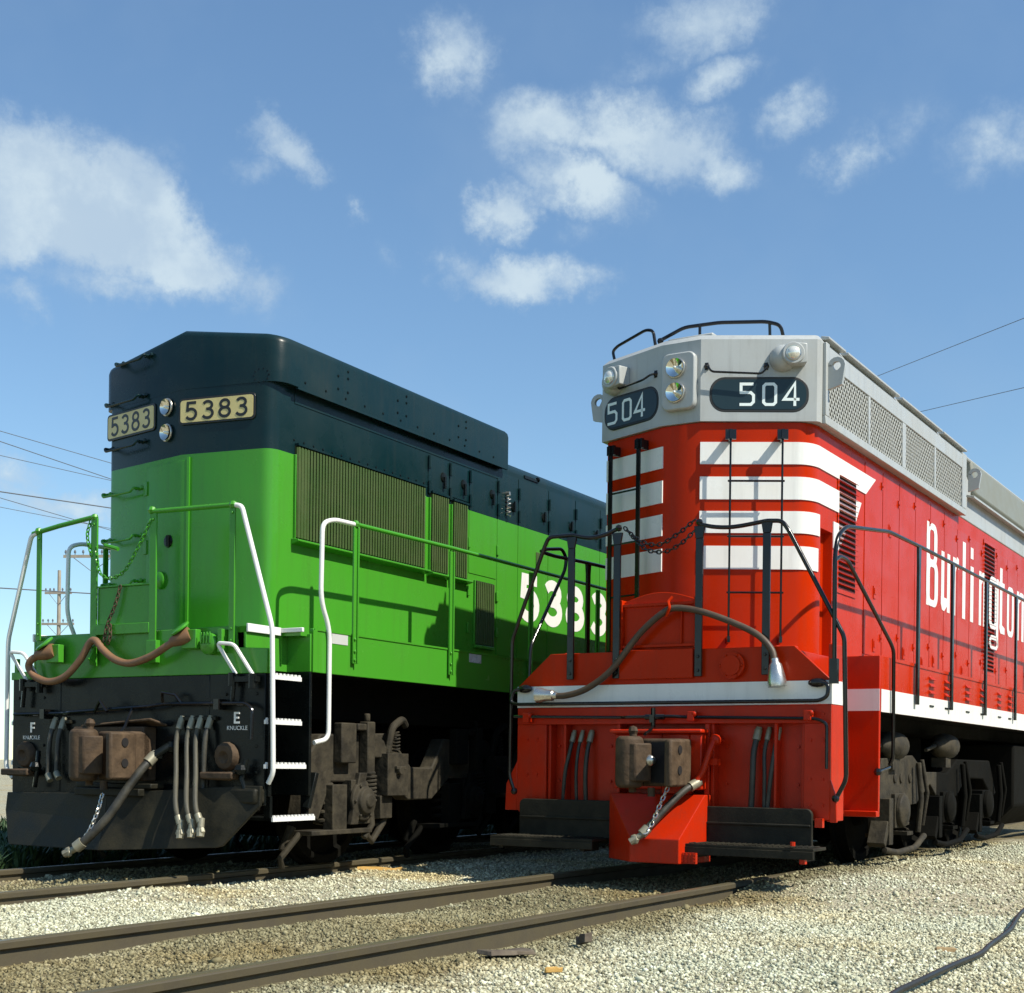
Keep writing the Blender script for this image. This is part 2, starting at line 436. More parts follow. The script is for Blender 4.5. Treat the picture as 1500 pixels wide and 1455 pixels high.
def chain(mb, pts, link=0.045, r=0.0055):
    P = spline(pts, 14)
    L = [0]
    for i in range(1, len(P)): L.append(L[-1] + (P[i] - P[i - 1]).length)
    n = int(L[-1] / (link * .74))
    for k in range(n):
        s_ = (k + .5) / n * L[-1]
        i = max(1, next((i for i in range(1, len(L)) if L[i] >= s_), len(L) - 1))
        t = (P[i] - P[i - 1]).normalized(); p = P[i - 1] + t * (s_ - L[i - 1])
        a = t.cross(Vector((0, 1, 0.2))).normalized(); b = t.cross(a)
        if k % 2: a, b = b, a
        ring = []
        for q in range(8):
            an = 2 * math.pi * q / 8
            ring.append(p + t * (link * .5 * math.cos(an)) + a * (link * .3 * math.sin(an)))
        mb.tube(ring, r, 5, closed=True)
class Plane:
    """vertical sheet from plan point P1 to P2; at(a, z, n) = point a along it, n proud of it (towards the right of P1->P2)"""
    def __init__(s, P1, P2):
        s.p = Vector((P1[0], P1[1])); d = Vector((P2[0] - P1[0], P2[1] - P1[1])); s.L = d.length; s.a = d.normalized()
        s.n = Vector((s.a.y, -s.a.x))
    def at(s, a, z, n=0.0):
        q = s.p + s.a * a + s.n * n
        return (q.x, q.y, z)
    def nv(s, k=1.0):
        return (s.n.x * k, s.n.y * k, 0)
def rrect(a0, a1, z0, z1, r, k=5):
    out = []
    for (cx, cz, q0) in ((a1 - r, z1 - r, 0), (a0 + r, z1 - r, 90), (a0 + r, z0 + r, 180), (a1 - r, z0 + r, 270)):
        for i in range(k + 1):
            q = rad(q0 + 90 * i / k); out.append((cx + r * math.cos(q), cz + r * math.sin(q)))
    return out
def stroke(mb, pl, pts, w, n0, n1, closed=False):
    """flat ribbon letter stroke on plane pl"""
    P = [Vector(p) for p in pts]; n = len(P)
    Lft = []; Rgt = []
    for i in range(n):
        if closed: t0 = (P[i] - P[i - 1]).normalized(); t1 = (P[(i + 1) % n] - P[i]).normalized()
        else:
            t0 = (P[i] - P[i - 1]).normalized() if i > 0 else (P[1] - P[0]).normalized()
            t1 = (P[i + 1] - P[i]).normalized() if i < n - 1 else t0
        t = (t0 + t1)
        if t.length < 1e-6: t = t1
        t.normalize(); nn = Vector((-t.y, t.x))
        c = max(.5, nn.dot(Vector((-t1.y, t1.x))))
        Lft.append(P[i] + nn * (w / 2 / c)); Rgt.append(P[i] - nn * (w / 2 / c))
    v = [pl.at(p.x, p.y, n1) for p in Lft] + [pl.at(p.x, p.y, n1) for p in Rgt] + [pl.at(p.x, p.y, n0) for p in Lft] + [pl.at(p.x, p.y, n0) for p in Rgt]
    f = []
    m = n if closed else n - 1
    for i in range(m):
        j = (i + 1) % n
        f += [(i, n + i, n + j, j), (2 * n + i, i, j, 2 * n + j), (n + i, 3 * n + i, 3 * n + j, n + j)]
    if not closed:
        f += [(0, 2 * n, 3 * n, n), (n - 1, 2 * n - 1, 4 * n - 1, 3 * n - 1)]
    mb.add(v, f)
def arc(cx, cy, rx, ry, a0, a1, k=12):
    return [(cx + rx * math.cos(rad(a0 + (a1 - a0) * i / k)), cy + ry * math.sin(rad(a0 + (a1 - a0) * i / k))) for i in range(k + 1)]
ROUND = {  # rounded numerals in a unit box: open strokes, then closed rings
    '5': ([[(0.94, .94), (0.16, .94), (0.10, .47)], arc(.46, .335, .48, .275, 132, -152, 16)], []),
    '3': ([arc(.46, .735, .42, .205, 155, -82, 12) + [(.34, .532)], [(.34, .534)] + arc(.46, .30, .48, .24, 84, -155, 14)], []),
    '8': ([], [arc(.5, .735, .40, .205, 0, 360, 18)[:-1], arc(.5, .30, .48, .24, 0, 360, 20)[:-1]])}
def round_digits(mb, pl, text, xs, w, z0, z1, sw, n0, n1):
    h = z1 - z0
    for ch, x in zip(text, xs):
        f = lambda P: [(x + p[0] * (w - sw) + sw / 2, z0 + sw / 2 + (p[1] - .06) / .88 * (h - sw)) for p in P]
        op, cl = ROUND[ch]
        for k, P in enumerate(op): stroke(mb, pl, f(P), sw, n0, n1 + .0008 * k)
        for k, P in enumerate(cl): stroke(mb, pl, f(P), sw, n0, n1 + .0008 * k, True)
def text_mesh(txt, size, pl, a, z, n, name, m, parent, flip=False):
    cu = bpy.data.curves.new(name, 'FONT'); cu.body = txt; cu.size = size; cu.align_x = 'CENTER'; cu.extrude = 0.001
    ob = bpy.data.objects.new(name, cu); C.objects.link(ob)
    me = bpy.data.meshes.new_from_object(ob.evaluated_get(bpy.context.evaluated_depsgraph_get()))
    C.objects.unlink(ob); bpy.data.objects.remove(ob)
    for v in me.vertices:
        v.co = pl.at(a + v.co.x, z + v.co.y, n + v.co.z)
    me.materials.clear(); me.materials.append(M[m])
    o = bpy.data.objects.new(name, me); C.objects.link(o); o.parent = parent
    return o

# ------------------------------------------------------------------ ground and ballast
def tracks_dirs(yaw):
    c, s_ = math.cos(rad(yaw)), math.sin(rad(yaw))
    return Vector((c, -s_)), Vector((s_, c))
E_R, D_R = tracks_dirs(31.5)
E_G, D_G = tracks_dirs(29.6)
O_R = E_R * -4.86 + D_R * 10.3
O_G = E_G * -8.2 + D_G * 8.2
GZ = -0.108
def gmat(name, stones):
    m = bpy.data.materials.new(name); m.use_nodes = True
    N = m.node_tree.nodes; L = m.node_tree.links; b = N['Principled BSDF']
    b.inputs['Roughness'].default_value = 0.9; b.inputs['Specular IOR Level'].default_value = 0.2
    t = N.new('ShaderNodeTexCoord')
    def noise(sc, det, ro=.6):
        n = N.new('ShaderNodeTexNoise'); n.inputs['Scale'].default_value = sc; n.inputs['Detail'].default_value = det
        n.inputs['Roughness'].default_value = ro; L.new(t.outputs['Object'], n.inputs['Vector']); return n.outputs[0]
    def ramp(src, stops):
        r = N.new('ShaderNodeValToRGB'); e = r.color_ramp.elements
        while len(e) < len(stops): e.new(0.5)
        for q, (p, c) in zip(e, stops): q.position = p; q.color = (*c, 1)
        L.new(src, r.inputs[0]); return r.outputs[0]
    def mix(f, a, bb, blend='MIX'):
        x = N.new('ShaderNodeMix'); x.data_type = 'RGBA'; x.blend_type = blend
        if isinstance(f, float): x.inputs[0].default_value = f
        else: L.new(f, x.inputs[0])
        for i, q in ((6, a), (7, bb)):
            if isinstance(q, tuple): x.inputs[i].default_value = (*q, 1)
            else: L.new(q, x.inputs[i])
        return x.outputs[2]
    patch = noise(0.55, 4)
    tint = ramp(patch, [(0.38, (0.97, 1.0, 0.92)), (0.54, (1.0, 0.97, 0.84)), (0.66, (0.95, 0.82, 0.56))])
    if stones:
        g = N.new('ShaderNodeNewGeometry')
        base = ramp(g.outputs['Random Per Island'], [(0.0, (0.19, 0.18, 0.13)), (0.16, (0.32, 0.31, 0.235)), (0.5, (0.46, 0.46, 0.365)), (0.88, (0.60, 0.60, 0.49)), (1.0, (0.78, 0.78, 0.68))])
    else:
        v = N.new('ShaderNodeTexVoronoi'); v.inputs['Scale'].default_value = 55; L.new(t.outputs['Object'], v.inputs['Vector'])
        sp = N.new('ShaderNodeSeparateColor'); L.new(v.outputs['Color'], sp.inputs[0])
        base = ramp(sp.outputs[0], [(0.0, (0.20, 0.18, 0.13)), (0.4, (0.34, 0.32, 0.25)), (1.0, (0.50, 0.48, 0.40))])
        bp = N.new('ShaderNodeBump'); bp.inputs['Distance'].default_value = 0.02; bp.inputs['Strength'].default_value = 0.8
        inv = N.new('ShaderNodeMath'); inv.operation = 'SUBTRACT'; inv.inputs[0].default_value = 1.0; L.new(v.outputs['Distance'], inv.inputs[1])
        L.new(inv.outputs[0], bp.inputs['Height']); L.new(bp.outputs[0], b.inputs['Normal'])
    col = mix(1.0, base, tint, 'MULTIPLY')
    # oil and brake dust between and beside the rails of the two tracks
    sx = N.new('ShaderNodeSeparateXYZ'); L.new(t.outputs['Object'], sx.inputs[0])
    wob = noise(1.6, 6, .7)
    for (e_, c_, half) in ((E_R, -4.72, 1.05), (E_G, -8.2, 0.62)):
        dt = N.new('ShaderNodeVectorMath'); dt.operation = 'DOT_PRODUCT'; L.new(t.outputs['Object'], dt.inputs[0]); dt.inputs[1].default_value = (e_.x, e_.y, 0)
        q = N.new('ShaderNodeMath'); q.operation = 'SUBTRACT'; L.new(dt.outputs['Value'], q.inputs[0]); q.inputs[1].default_value = c_
        q2 = N.new('ShaderNodeMath'); q2.operation = 'ABSOLUTE'; L.new(q.outputs[0], q2.inputs[0])
        q3 = N.new('ShaderNodeMath'); q3.operation = 'MULTIPLY_ADD'; L.new(wob, q3.inputs[0]); q3.inputs[1].default_value = 1.3; L.new(q2.outputs[0], q3.inputs[2])
        r = N.new('ShaderNodeMapRange'); r.interpolation_type = 'SMOOTHSTEP'
        r.inputs[1].default_value = half + 0.30; r.inputs[2].default_value = half + 1.0; r.inputs[3].default_value = 0.92; r.inputs[4].default_value = 0.0
        L.new(q3.outputs[0], r.inputs[0])
        col = mix(r.outputs[0], col, mix(1.0, col, (0.42, 0.37, 0.27), 'MULTIPLY'))
    L.new(col, b.inputs['Base Color'])
    return m
M['ground'] = gmat('ballast_bed', False)
M['stones'] = gmat('ballast_stone', True)
rng = np.random.default_rng(5)
def gh(x, y):
    tg = x * E_G.x + y * E_G.y + 8.2
    tr_ = x * E_R.x + y * E_R.y + 4.86; sr_ = x * D_R.x + y * D_R.y - 10.3
    k = np.clip((sr_ + 1.0) / 1.2, 0, 1) * np.clip((tr_ - .70) / .12, 0, 1) * np.clip((3.6 - tr_) / 2.2, 0, 1)
    return GZ + 0.122 * k * k * (3 - 2 * k) + 0.035 * np.clip((2.6 - np.abs(tg + .4)) / 1.2, 0, 1) + 0.010 * np.sin(x * 1.7 + .6 * y) + 0.008 * np.sin(2.9 * y - x * 1.1 + 1) + 0.006 * np.sin(5.1 * x + 2.2 * y) - 0.012
def build_ground():
    xs = np.concatenate([[-3000, -600, -150, -60, -30], np.linspace(-16, 14, 301), [24, 50, 140, 600, 3000]])
    ys = np.concatenate([[-3000, -300, -60, -15, -4], np.linspace(1, 26, 251), [34, 50, 100, 260, 800, 3000]])
    X, Y = np.meshgrid(xs, ys)
    near = np.clip((34 - np.abs(Y)) / 10, 0, 1) * np.clip((24 - np.abs(X)) / 8, 0, 1)
    Z = GZ - .012 + (gh(X, Y) - GZ + .012) * near
    nx, ny = len(xs), len(ys)
    v = np.stack([X, Y, Z], -1).reshape(-1, 3)
    idx = np.arange(nx * ny).reshape(ny, nx)
    f = np.stack([idx[:-1, :-1], idx[:-1, 1:], idx[1:, 1:], idx[1:, :-1]], -1).reshape(-1, 4)
    me = bpy.data.meshes.new('ground'); me.from_pydata(v.tolist(), [], f.tolist()); me.materials.append(M['ground'])
    me.polygons.foreach_set('use_smooth', [True] * len(me.polygons))
    o = bpy.data.objects.new('ground', me); C.objects.link(o)
    o['kind'] = 'structure'; o['label'] = 'pale limestone ballast spread flat across the rail yard'
build_ground()
RAIL_T = (-0.7525, 0.7525)
def clear_of_rails(x, y, rr):
    ok = np.ones(len(x), bool)
    for e_, c_ in ((E_R, -4.86), (E_G, -8.2)):
        t = x * e_.x + y * e_.y - c_
        for k in RAIL_T:  # keep the rail heads free
            buried = (c_ == -4.86) & (k > 0) & (x * D_R.x + y * D_R.y - 10.3 > -.35)
            ok &= (np.abs(t - k) > 0.047 + rr * .8) | buried
    return ok
def scatter(n, y0, y1, spread, r0, r1):
    y = np.sqrt(rng.uniform(y0 ** 2, y1 ** 2, n)); x = rng.uniform(-spread, spread, n) * y
    r = r0 + (r1 - r0) * rng.random(n) ** 2.2
    k = clear_of_rails(x, y, r)
    return x[k], y[k], r[k]
def build_stones():
    V = np.array([(1, 0, 0), (-1, 0, 0), (0, 1, 0), (0, -1, 0), (0, 0, 1), (0, 0, -1), (.62, .62, .5), (-.62, -.62, -.5)])
    Fc = np.array([(0, 6, 4), (6, 2, 4), (0, 2, 6), (2, 1, 4), (1, 3, 4), (3, 0, 4), (2, 0, 5), (1, 2, 5), (1, 5, 7), (5, 3, 7), (3, 1, 7), (0, 3, 5)])
    parts = [scatter(105000, 4.8, 9.5, .47, .0055, .0150), scatter(75000, 9.0, 17.0, .47, .008, .018), scatter(500, 4.8, 14, .47, .018, .032)]
    x = np.concatenate([p[0] for p in parts]); y = np.concatenate([p[1] for p in parts]); r = np.concatenate([p[2] for p in parts])
    n = len(x)
    sc = rng.uniform(.65, 1.3, (n, 1, 3)); sc[..., 2] *= .8
    jit = rng.uniform(.70, 1.30, (n, 8, 1))
    P = V[None] * jit * sc
    a = rng.uniform(0, 2 * np.pi, n); b = rng.normal(0, .5, n)
    ca, sa, cb, sb = np.cos(a), np.sin(a), np.cos(b), np.sin(b)
    X, Y, Z = P[..., 0], P[..., 1], P[..., 2]
    Y, Z = Y * cb[:, None] - Z * sb[:, None], Y * sb[:, None] + Z * cb[:, None]
    X, Y = X * ca[:, None] - Y * sa[:, None], X * sa[:, None] + Y * ca[:, None]
    P = np.stack([X * r[:, None] + x[:, None], Y * r[:, None] + y[:, None], Z * r[:, None] + (gh(x, y) + r * rng.uniform(.0, .55, n))[:, None]], -1).reshape(-1, 3)
    F_ = (Fc[None] + (np.arange(n) * 8)[:, None, None]).reshape(-1, 3)
    me = bpy.data.meshes.new('ballast_stones')
    me.vertices.add(len(P)); me.vertices.foreach_set('co', P.astype(np.float32).ravel())
    me.loops.add(F_.size); me.loops.foreach_set('vertex_index', F_.astype(np.int32).ravel())
    me.polygons.add(len(F_)); me.polygons.foreach_set('loop_start', np.arange(0, F_.size, 3, dtype=np.int32))
    me.update(calc_edges=True); me.validate()
    me.materials.append(M['stones'])
    o = bpy.data.objects.new('ballast_stones', me); C.objects.link(o)
    o['kind'] = 'stuff'; o['label'] = 'loose pale crushed limestone covering the yard'; o['category'] = 'gravel'
build_stones()

# ------------------------------------------------------------------ tracks
def railway_track(O, yaw, label, y0, y1, ty0, ty1):
    t = root('railway_track', label, 'railway track', (O.x, O.y, 0), -rad(yaw), 'tracks under the locomotives')
    prof = [(-.072, -.175), (.072, -.175), (.072, -.163), (.016, -.145), (.010, -.05), (.035, -.038), (.036, -.008), (.026, -.0005), (-.026, -.0005), (-.036, -.008), (-.035, -.038), (-.010, -.05), (-.016, -.145), (-.072, -.163)]
    for k in RAIL_T:
        mb = MB(); mb.ext([(k + p[0], y0, p[1]) for p in prof], (0, y1 - y0, 0))
        mb.cur = 1; mb.box(k - .026, k + .026, y0, y1, -.0005, .0008)
        r = mb.build('rail', ['rail', 'railtop'], t)
    ys = ty0
    while ys < ty1:
        mb = MB(); mb.box(-1.27 + random.uniform(-.04, .04), 1.27 + random.uniform(-.04, .04), ys - .11, ys + .11, -.36, -.187)
        o = mb.build('tie', 'tie', t, bevel=.01)
        ys += .53
    return t
railway_track(O_R, 31.5, 'rusty rails and buried ties of the track under the red locomotive', -14, 60, -9.5, 7)
railway_track(O_G, 29.6, 'rusty rails and buried ties of the track under the green locomotive', -14, 60, -7.5, 7)

# ------------------------------------------------------------------ shared running gear
def wheelset(parent, s_, m='under'):
    mb = MB()
    for k in (-1, 1):
        mb.lathe((k * .69, s_, .508), (k, 0, 0), [(0, .54), (.03, .54), (.035, .508), (.135, .50), (.137, .43), (.09, .41), (.085, .17), (.16, .15), (.16, 0.02)], 40)
    mb.cyl((-.69, s_, .508), (.69, s_, .508), .09, 16)
    return mb.build('wheelset', m, parent)
def spring(mb, x, y, z0, z1, r, wire=.014, turns=5):
    pts = [(x + r * math.cos(2 * math.pi * turns * i / (turns * 10)), y + r * math.sin(2 * math.pi * turns * i / (turns * 10)), z0 + (z1 - z0) * i / (turns * 10)) for i in range(turns * 10 + 1)]
    mb.tube(pts, wire, 6)
def gladhand(mb, p, d):
    p = Vector(p); d = Vector(d).normalized()
    mb.cyl(p - d * .05, p + d * .02, .026, 10); mb.ball(p + d * .05, .042, 8, (1, .7, 1)); mb.cyl(p + d * .03, p + d * .09, .03, 8)
def lamp(parent, pl, a, z, r, n, name='headlight'):
    """sealed beam lamp: rim, curved reflector bowl"""
    c = pl.at(a, z, n); nv = pl.nv()
    rm = MB(); rm.tube([Vector(c) + Vector(pl.nv(.012)) + Vector((pl.a.x * r * math.cos(q), pl.a.y * r * math.cos(q), r * math.sin(q))) for q in [2 * math.pi * i / 28 for i in range(28)]], .010, 8, closed=True)
    rim = rm.build(name, 'steel', parent)
    mb = MB()
    mb.lathe(c, nv, [(.000, .001), (.004, r * .25), (.016, r * .62), (.03, r * .9), (.036, r)], 28)
    mb.f.pop()          # open front
    mb.build('reflector', 'lens', rim)
    g = MB(); g.lathe(Vector(c) + Vector(pl.nv(.002)), nv, [(0, r * .22), (.03, r * .2), (.04, r * .12), (.043, .002)], 14)
    g.build('bulb', 'glass', rim)
    return rim

# ------------------------------------------------------------------ red locomotive
RL = root('red_locomotive', 'red locomotive numbered 504 with white stripes and a grey roof', 'locomotive', (O_R.x, O_R.y, 0), -rad(31.5))
def corner_arc(p0, c, p1, k=6):
    p0, c, p1 = Vector(p0), Vector(c), Vector(p1)
    return [tuple((1 - t) ** 2 * p0 + 2 * t * (1 - t) * c + t * t * p1) for t in [i / k for i in range(k + 1)]]
SEND = 15.0
FRp = Plane((.10, .43), (.95, .90)); FLp = Plane((-.96, .70), (-.24, .43)); FCp = Plane((0, .43), (1, .43))
SRp = Plane((.92, 0), (.92, 1)); SFp = Plane((1.4, 0), (1.4, 1)); FAp = Plane((0, 0), (1, 0)); SHp = Plane((.97, 0), (.97, 1))
RC = corner_arc((.80, .815), (.905, .875), (.92, 1.03))
top_fp = [(-.92, SEND), (-.92, .71), (-.24, .43), (.10, .43)] + RC + [(.92, SEND)]
low_fp = [(-.92, SEND), (-.92, .71), (-.24, .43), (.10, .43)] + RC + [(.92, 1.10), (.84, 1.11), (.84, 1.40), (.92, 1.41), (.92, SEND)]
mb = MB(); mb.plan(low_fp, 1.84, 2.93); mb.plan(top_fp, 2.93, 3.775)
hood = mb.build('long_hood', 'red', RL)
# white speed stripes
bands = [(3.425, 3.61), (3.13, 3.32), (2.848, 3.032), (2.545, 2.74)]
ends = [(2.32, 2.62), (2.04, 2.19), (1.06, 1.06), (1.0, 1.0)]
for (z0, z1), (e0, e1) in zip(bands, ends):
    p = [(.10, .43)] + RC
    if e0 > 1.05:
        pb, pt = p + [(.92, e0)], p + [(.92, e1)]
    else:
        pb = pt = p
    mb = MB(); mb.wall(pb, z0, z1, .010, pt)
    mb.build('white_stripe', 'white', hood)
    mb = MB(); mb.wall([(-.92, 1.2), (-.92, .71), (-.24, .43)], z0, z1, .010); mb.build('white_stripe', 'white', hood)
mb = MB(); mb.wall([(.92, 1.415), (.92, 1.57)], 2.80, 3.032, .010, [(.92, 1.415), (.92, 1.80)]); mb.build('white_stripe', 'white', hood)
# hood doors, latches, hinges
edges = [1.45, 1.50, 2.14, 2.30, 2.86, 3.42, 4.00, 4.58, 5.16, 5.74, 6.32, 6.95, 7.75, 8.35, 8.95, 9.55, 10.15, 10.75, 11.4, 12.0]
for i in range(2, len(edges) - 1):
    a, b = edges[i] + .009, edges[i + 1] - .009
    if b - a < .3: continue
    mb = MB(); mb.box(.92, .926, a, b, 1.95, 3.72 if a < 5.5 else 3.62)
    d = mb.build('hood_door', 'red', hood, bevel=.002)
    lb = MB()
    for z in ((2.15, 3.60) if i % 2 else (2.2, 3.52)):
        lb.box(.926, .936, b - .045, b - .02, z - .05, z + .02)
        lb.cyl((.926, b - .03, z - .02), (.945, b - .03, z - .02), .009, 8)
    lb.build('door_latch', 'red', d)
for (a, b, z0, z1, n) in ((1.56, 2.03, 2.47, 3.47, 20), (7.05, 7.60, 2.10, 3.66, 31)):
    mb = MB()
    mb.box(.9262, .929, a - .03, b + .03, z0 - .04, z1 + .04)
    for k in range(n):
        z = z0 + (z1 - z0) * (k + .5) / n
        h = (z1 - z0) / n
        mb.cur = 1; mb.box(.929, .9305, a, b, z - h * .30, z + h * .12)
        mb.cur = 0; mb.ext([(.929, a, z + h * .42), (.958, a, z + h * .10), (.954, a, z + h * .06), (.929, a, z + h * .30)], (0, b - a, 0))
    mb.build('louver_panel', ['red', 'slit'], hood)
for (s0, z0) in [(2.62, 2.55), (2.62, 2.05), (3.62, 2.05), (4.75, 2.05), (5.6, 2.0), (3.1, 3.2), (4.3, 2.0), (6.0, 2.02)]:
    mb = MB(); mb.box(.926, .934, s0 - .035, s0 + .035, z0 - .06, z0 + .06); mb.box(.934, .940, s0 - .02, s0 + .02, z0 - .02, z0 + .04)
    mb.build('hinge_plate', 'red', hood, bevel=.002)
# railroad name in tall condensed letters
mb = MB()
xh0, xh1, cap1 = 2.63, 3.28, 3.515
n0, n1 = .0062, .0092
def bar(a0, a1, z0, z1, k=0):
    c_, h_ = (a0 + a1) / 2, (a1 - a0) * .43
    a0, a1 = c_ - h_, c_ + h_
    mb.ext([SRp.at(a0, z0, n0), SRp.at(a1, z0, n0), SRp.at(a1, z1, n0), SRp.at(a0, z1, n0)], SRp.nv(n1 - n0 + k * .0006))
def bowl(a0, a1, z0, z1, st, th=.075):
    """narrow closed letter ring with rounded ends"""
    st *= .86
    o = rrect(a0, a1, z0, z1, min(.14, (a1 - a0) * .45)); i_ = rrect(a0 + st, a1 - st, z0 + th, z1 - th, min(.05, max(.008, (a1 - a0 - 2 * st) * .45)))
    k = len(o); v = [SRp.at(p[0], p[1], n1) for p in o] + [SRp.at(p[0], p[1], n1) for p in i_]
    mb.add(v, [(j, (j + 1) % k, k + (j + 1) % k, k + j) for j in range(k)])
bar(4.43, 4.56, xh0, cap1, -1); bowl(4.43, 4.86, 3.06, cap1, .15, .07); n1 += .0006; bowl(4.43, 4.90, xh0, 3.12, .16, .07); n1 -= .0006          # B
bar(5.03, 5.17, 2.75, xh1); bar(5.28, 5.42, xh0, xh1, 1); mb.ext([SRp.at(*p, n0) for p in ((5.03, 2.78), (5.03, 2.70), (5.08, 2.64), (5.17, xh0), (5.30, 2.70), (5.30, 2.78))], SRp.nv(.0037))  # u
bar(5.53, 5.67, xh0, xh1); mb.ext([SRp.at(*p, n0) for p in ((5.66, 3.12), (5.72, 3.20), (5.80, 3.16), (5.80, xh1), (5.73, 3.30), (5.66, 3.24))], SRp.nv(.0034))  # r
bar(5.97, 6.13, xh0, cap1)                                                                                     # l
bar(6.35, 6.52, xh0, xh1); bar(6.35, 6.50, 3.37, 3.50)                                                         # i
bar(6.78, 6.92, xh0, xh1); bar(7.00, 7.14, xh0, 3.20, 1); mb.ext([SRp.at(*p, n0) for p in ((6.90, 3.12), (7.0, 3.19), (7.14, 3.19), (7.10, 3.27), (7.04, xh1), (6.97, xh1), (6.90, 3.22))], SRp.nv(.0036))  # n
n0, n1 = .030, .033
bowl(7.22, 7.66, xh0, xh1, .15, .07); bar(7.60, 7.74, 2.50, xh1); bowl(7.24, 7.74, 2.38, 2.56, .10, .055)      # g
n0, n1 = .0062, .0092
bar(7.90, 8.06, 2.70, 3.46); bar(7.84, 8.20, 3.19, xh1, 1); mb.ext([SRp.at(*p, n0) for p in ((7.90, 2.74), (7.90, 2.69), (7.96, 2.63), (8.2, 2.63), (8.2, 2.71), (8.06, 2.74))], SRp.nv(.0036))  # t
bowl(8.33, 8.74, xh0, xh1, .14)                                                                                # o
bar(8.92, 9.07, xh0, xh1); bar(9.22, 9.38, xh0, 3.20, 1); mb.ext([SRp.at(*p, n0) for p in ((9.05, 3.12), (9.22, 3.19), (9.38, 3.19), (9.34, 3.27), (9.26, xh1), (9.16, xh1), (9.05, 3.22))], SRp.nv(.0036))  # n
mb.build('lettering', 'white', hood, smooth=False)
# grey radiator hatch
mb = MB()
hf = [(-.97, 5.80), (-.97, .69), (-.255, .40), (.11, .40), (.955, .87), (.972, .90), (.972, 5.80)]
mb.plan(hf, 3.78, 4.465)
inner = [(-.93, 5.80), (-.93, .735), (-.24, .455), (.10, .455), (.92, .915), (.935, .94), (.935, 5.80)]
k = len(hf)
hi = [(-.80, 5.80), (-.80, .86), (-.20, .60), (.08, .60), (.78, 1.0), (.80, 1.04), (.80, 5.80)]
v = [(p[0], p[1], 4.4652) for p in hf] + [(p[0], p[1], 4.515) for p in inner] + [(p[0], p[1], 4.545) for p in hi]
f = [(j, j + 1, k + j + 1, k + j) for j in range(k - 1)] + [(k + j, k + j + 1, 2 * k + j + 1, 2 * k + j) for j in range(k - 1)] + [tuple(range(2 * k, 3 * k)), (0, k, 2 * k, 3 * k - 1, 2 * k - 1, k - 1)]
mb.add(v, [tuple(reversed(q)) for q in f])
hatch = mb.build('radiator_hatch', 'grey', RL, angle=25)
mb = MB(); mb.box(-.30, .12, .62, 1.5, 4.546, 4.585); mb.build('roof_plate', 'grey', hatch, bevel=.012)
mb = MB()
mb.box(.973, 1.004, .96, 5.80, 3.775, 3.845); mb.box(.973, 1.004, .96, 1.045, 3.8455, 4.46); mb.box(.973, 1.004, 5.62, 5.80, 3.8455, 4.46)
mb.box(.973, .999, 1.0455, 5.6195, 4.285, 4.44)
for s0, w in ((2.18, .025), (3.31, .055), (4.47, .025)): mb.box(.973, 1.000, s0 - w, s0 + w, 3.8455, 4.2845)
mb.build('grille_frame', 'grey', hatch, bevel=.006)
for a, b in ((1.046, 2.154), (2.206, 3.254), (3.366, 4.444), (4.496, 5.619)):
    mb = MB(); mb.box(.9732, .976, a, b, 3.846, 4.284)
    mb.cur = 1
    st = .072; z0, z1 = 3.846, 4.284
    q = a - (z1 - z0)
    while q < b:
        for sg in (1, -1):
            lo, hi_ = (max(a, q), min(b, q + (z1 - z0)))
            if hi_ - lo > .01:
                za, zb = z0 + (lo - q), z0 + (hi_ - q)
                if sg < 0: za, zb = z1 - (lo - q), z1 - (hi_ - q)
                d = .983 if sg > 0 else .9865
                mb.ext([(d, lo, za - .012), (d, hi_, zb - .012), (d, hi_, zb + .012), (d, lo, za + .012)], (.004, 0, 0))
        q += st
    mb.build('grille', ['meshback', 'mesh'], hatch, smooth=False)
mb = MB()
for a, b in ((1.0, 1.45), (1.52, 3.1), (3.2, 4.7), (4.78, 5.78)): mb.ext([(.94, a, 4.495), (1.012, a, 4.495), (1.012, a, 4.515), (.94, a, 4.530)], (0, b - a, 0))
mb.build('roof_eave', 'grey', hatch, bevel=.004)
def lift_eye(t, s_, z, sg, par):
    mb = MB()
    o = [(t, z - .13), (t + sg * .12, z - .10)] + [(t + sg * (.07 + .075 * math.cos(q)), z + .06 + .075 * math.sin(q)) for q in [rad(-20 + 25 * i) for i in range(9)]] + [(t, z + .08)]
    c = (t + sg * .07, z + .06)
    i_ = [(c[0] + .038 * (p[0] - c[0]) / math.hypot(p[0] - c[0], p[1] - c[1]), c[1] + .038 * (p[1] - c[1]) / math.hypot(p[0] - c[0], p[1] - c[1])) for p in o]
    k = len(o)
    for a, b in ((s_ - .018, s_ + .018),):
        v = [(p[0], a, p[1]) for p in o] + [(p[0], a, p[1]) for p in i_] + [(p[0], b, p[1]) for p in o] + [(p[0], b, p[1]) for p in i_]
        f = []
        for j in range(k):
            j2 = (j + 1) % k
            f += [(j, j2, k + j2, k + j), (2 * k + j2, 2 * k + j, 3 * k + j, 3 * k + j2), (j, 2 * k + j, 2 * k + j2, j2), (k + j, k + j2, 3 * k + j2, 3 * k + j)]
        mb.add(v, f)
    mb.build('lifting_eye', 'grey', par)
lift_eye(1.004, 1.02, 4.20, 1, hatch); lift_eye(-.97, .76, 4.10, -1, hatch); lift_eye(.965, 6.05, 4.22, 1, hatch)
# headlights
pl = FCp
mb = MB(); mb.ext([pl.at(p[0], p[1], .03) for p in rrect(-.222, .082, 3.885, 4.365, .06)], pl.nv(.065))
hp = mb.build('headlight_plate', 'grey', hatch, bevel=.012)
for z in (4.232, 4.026): lamp(hp, pl, -.085, z, .078, .097)
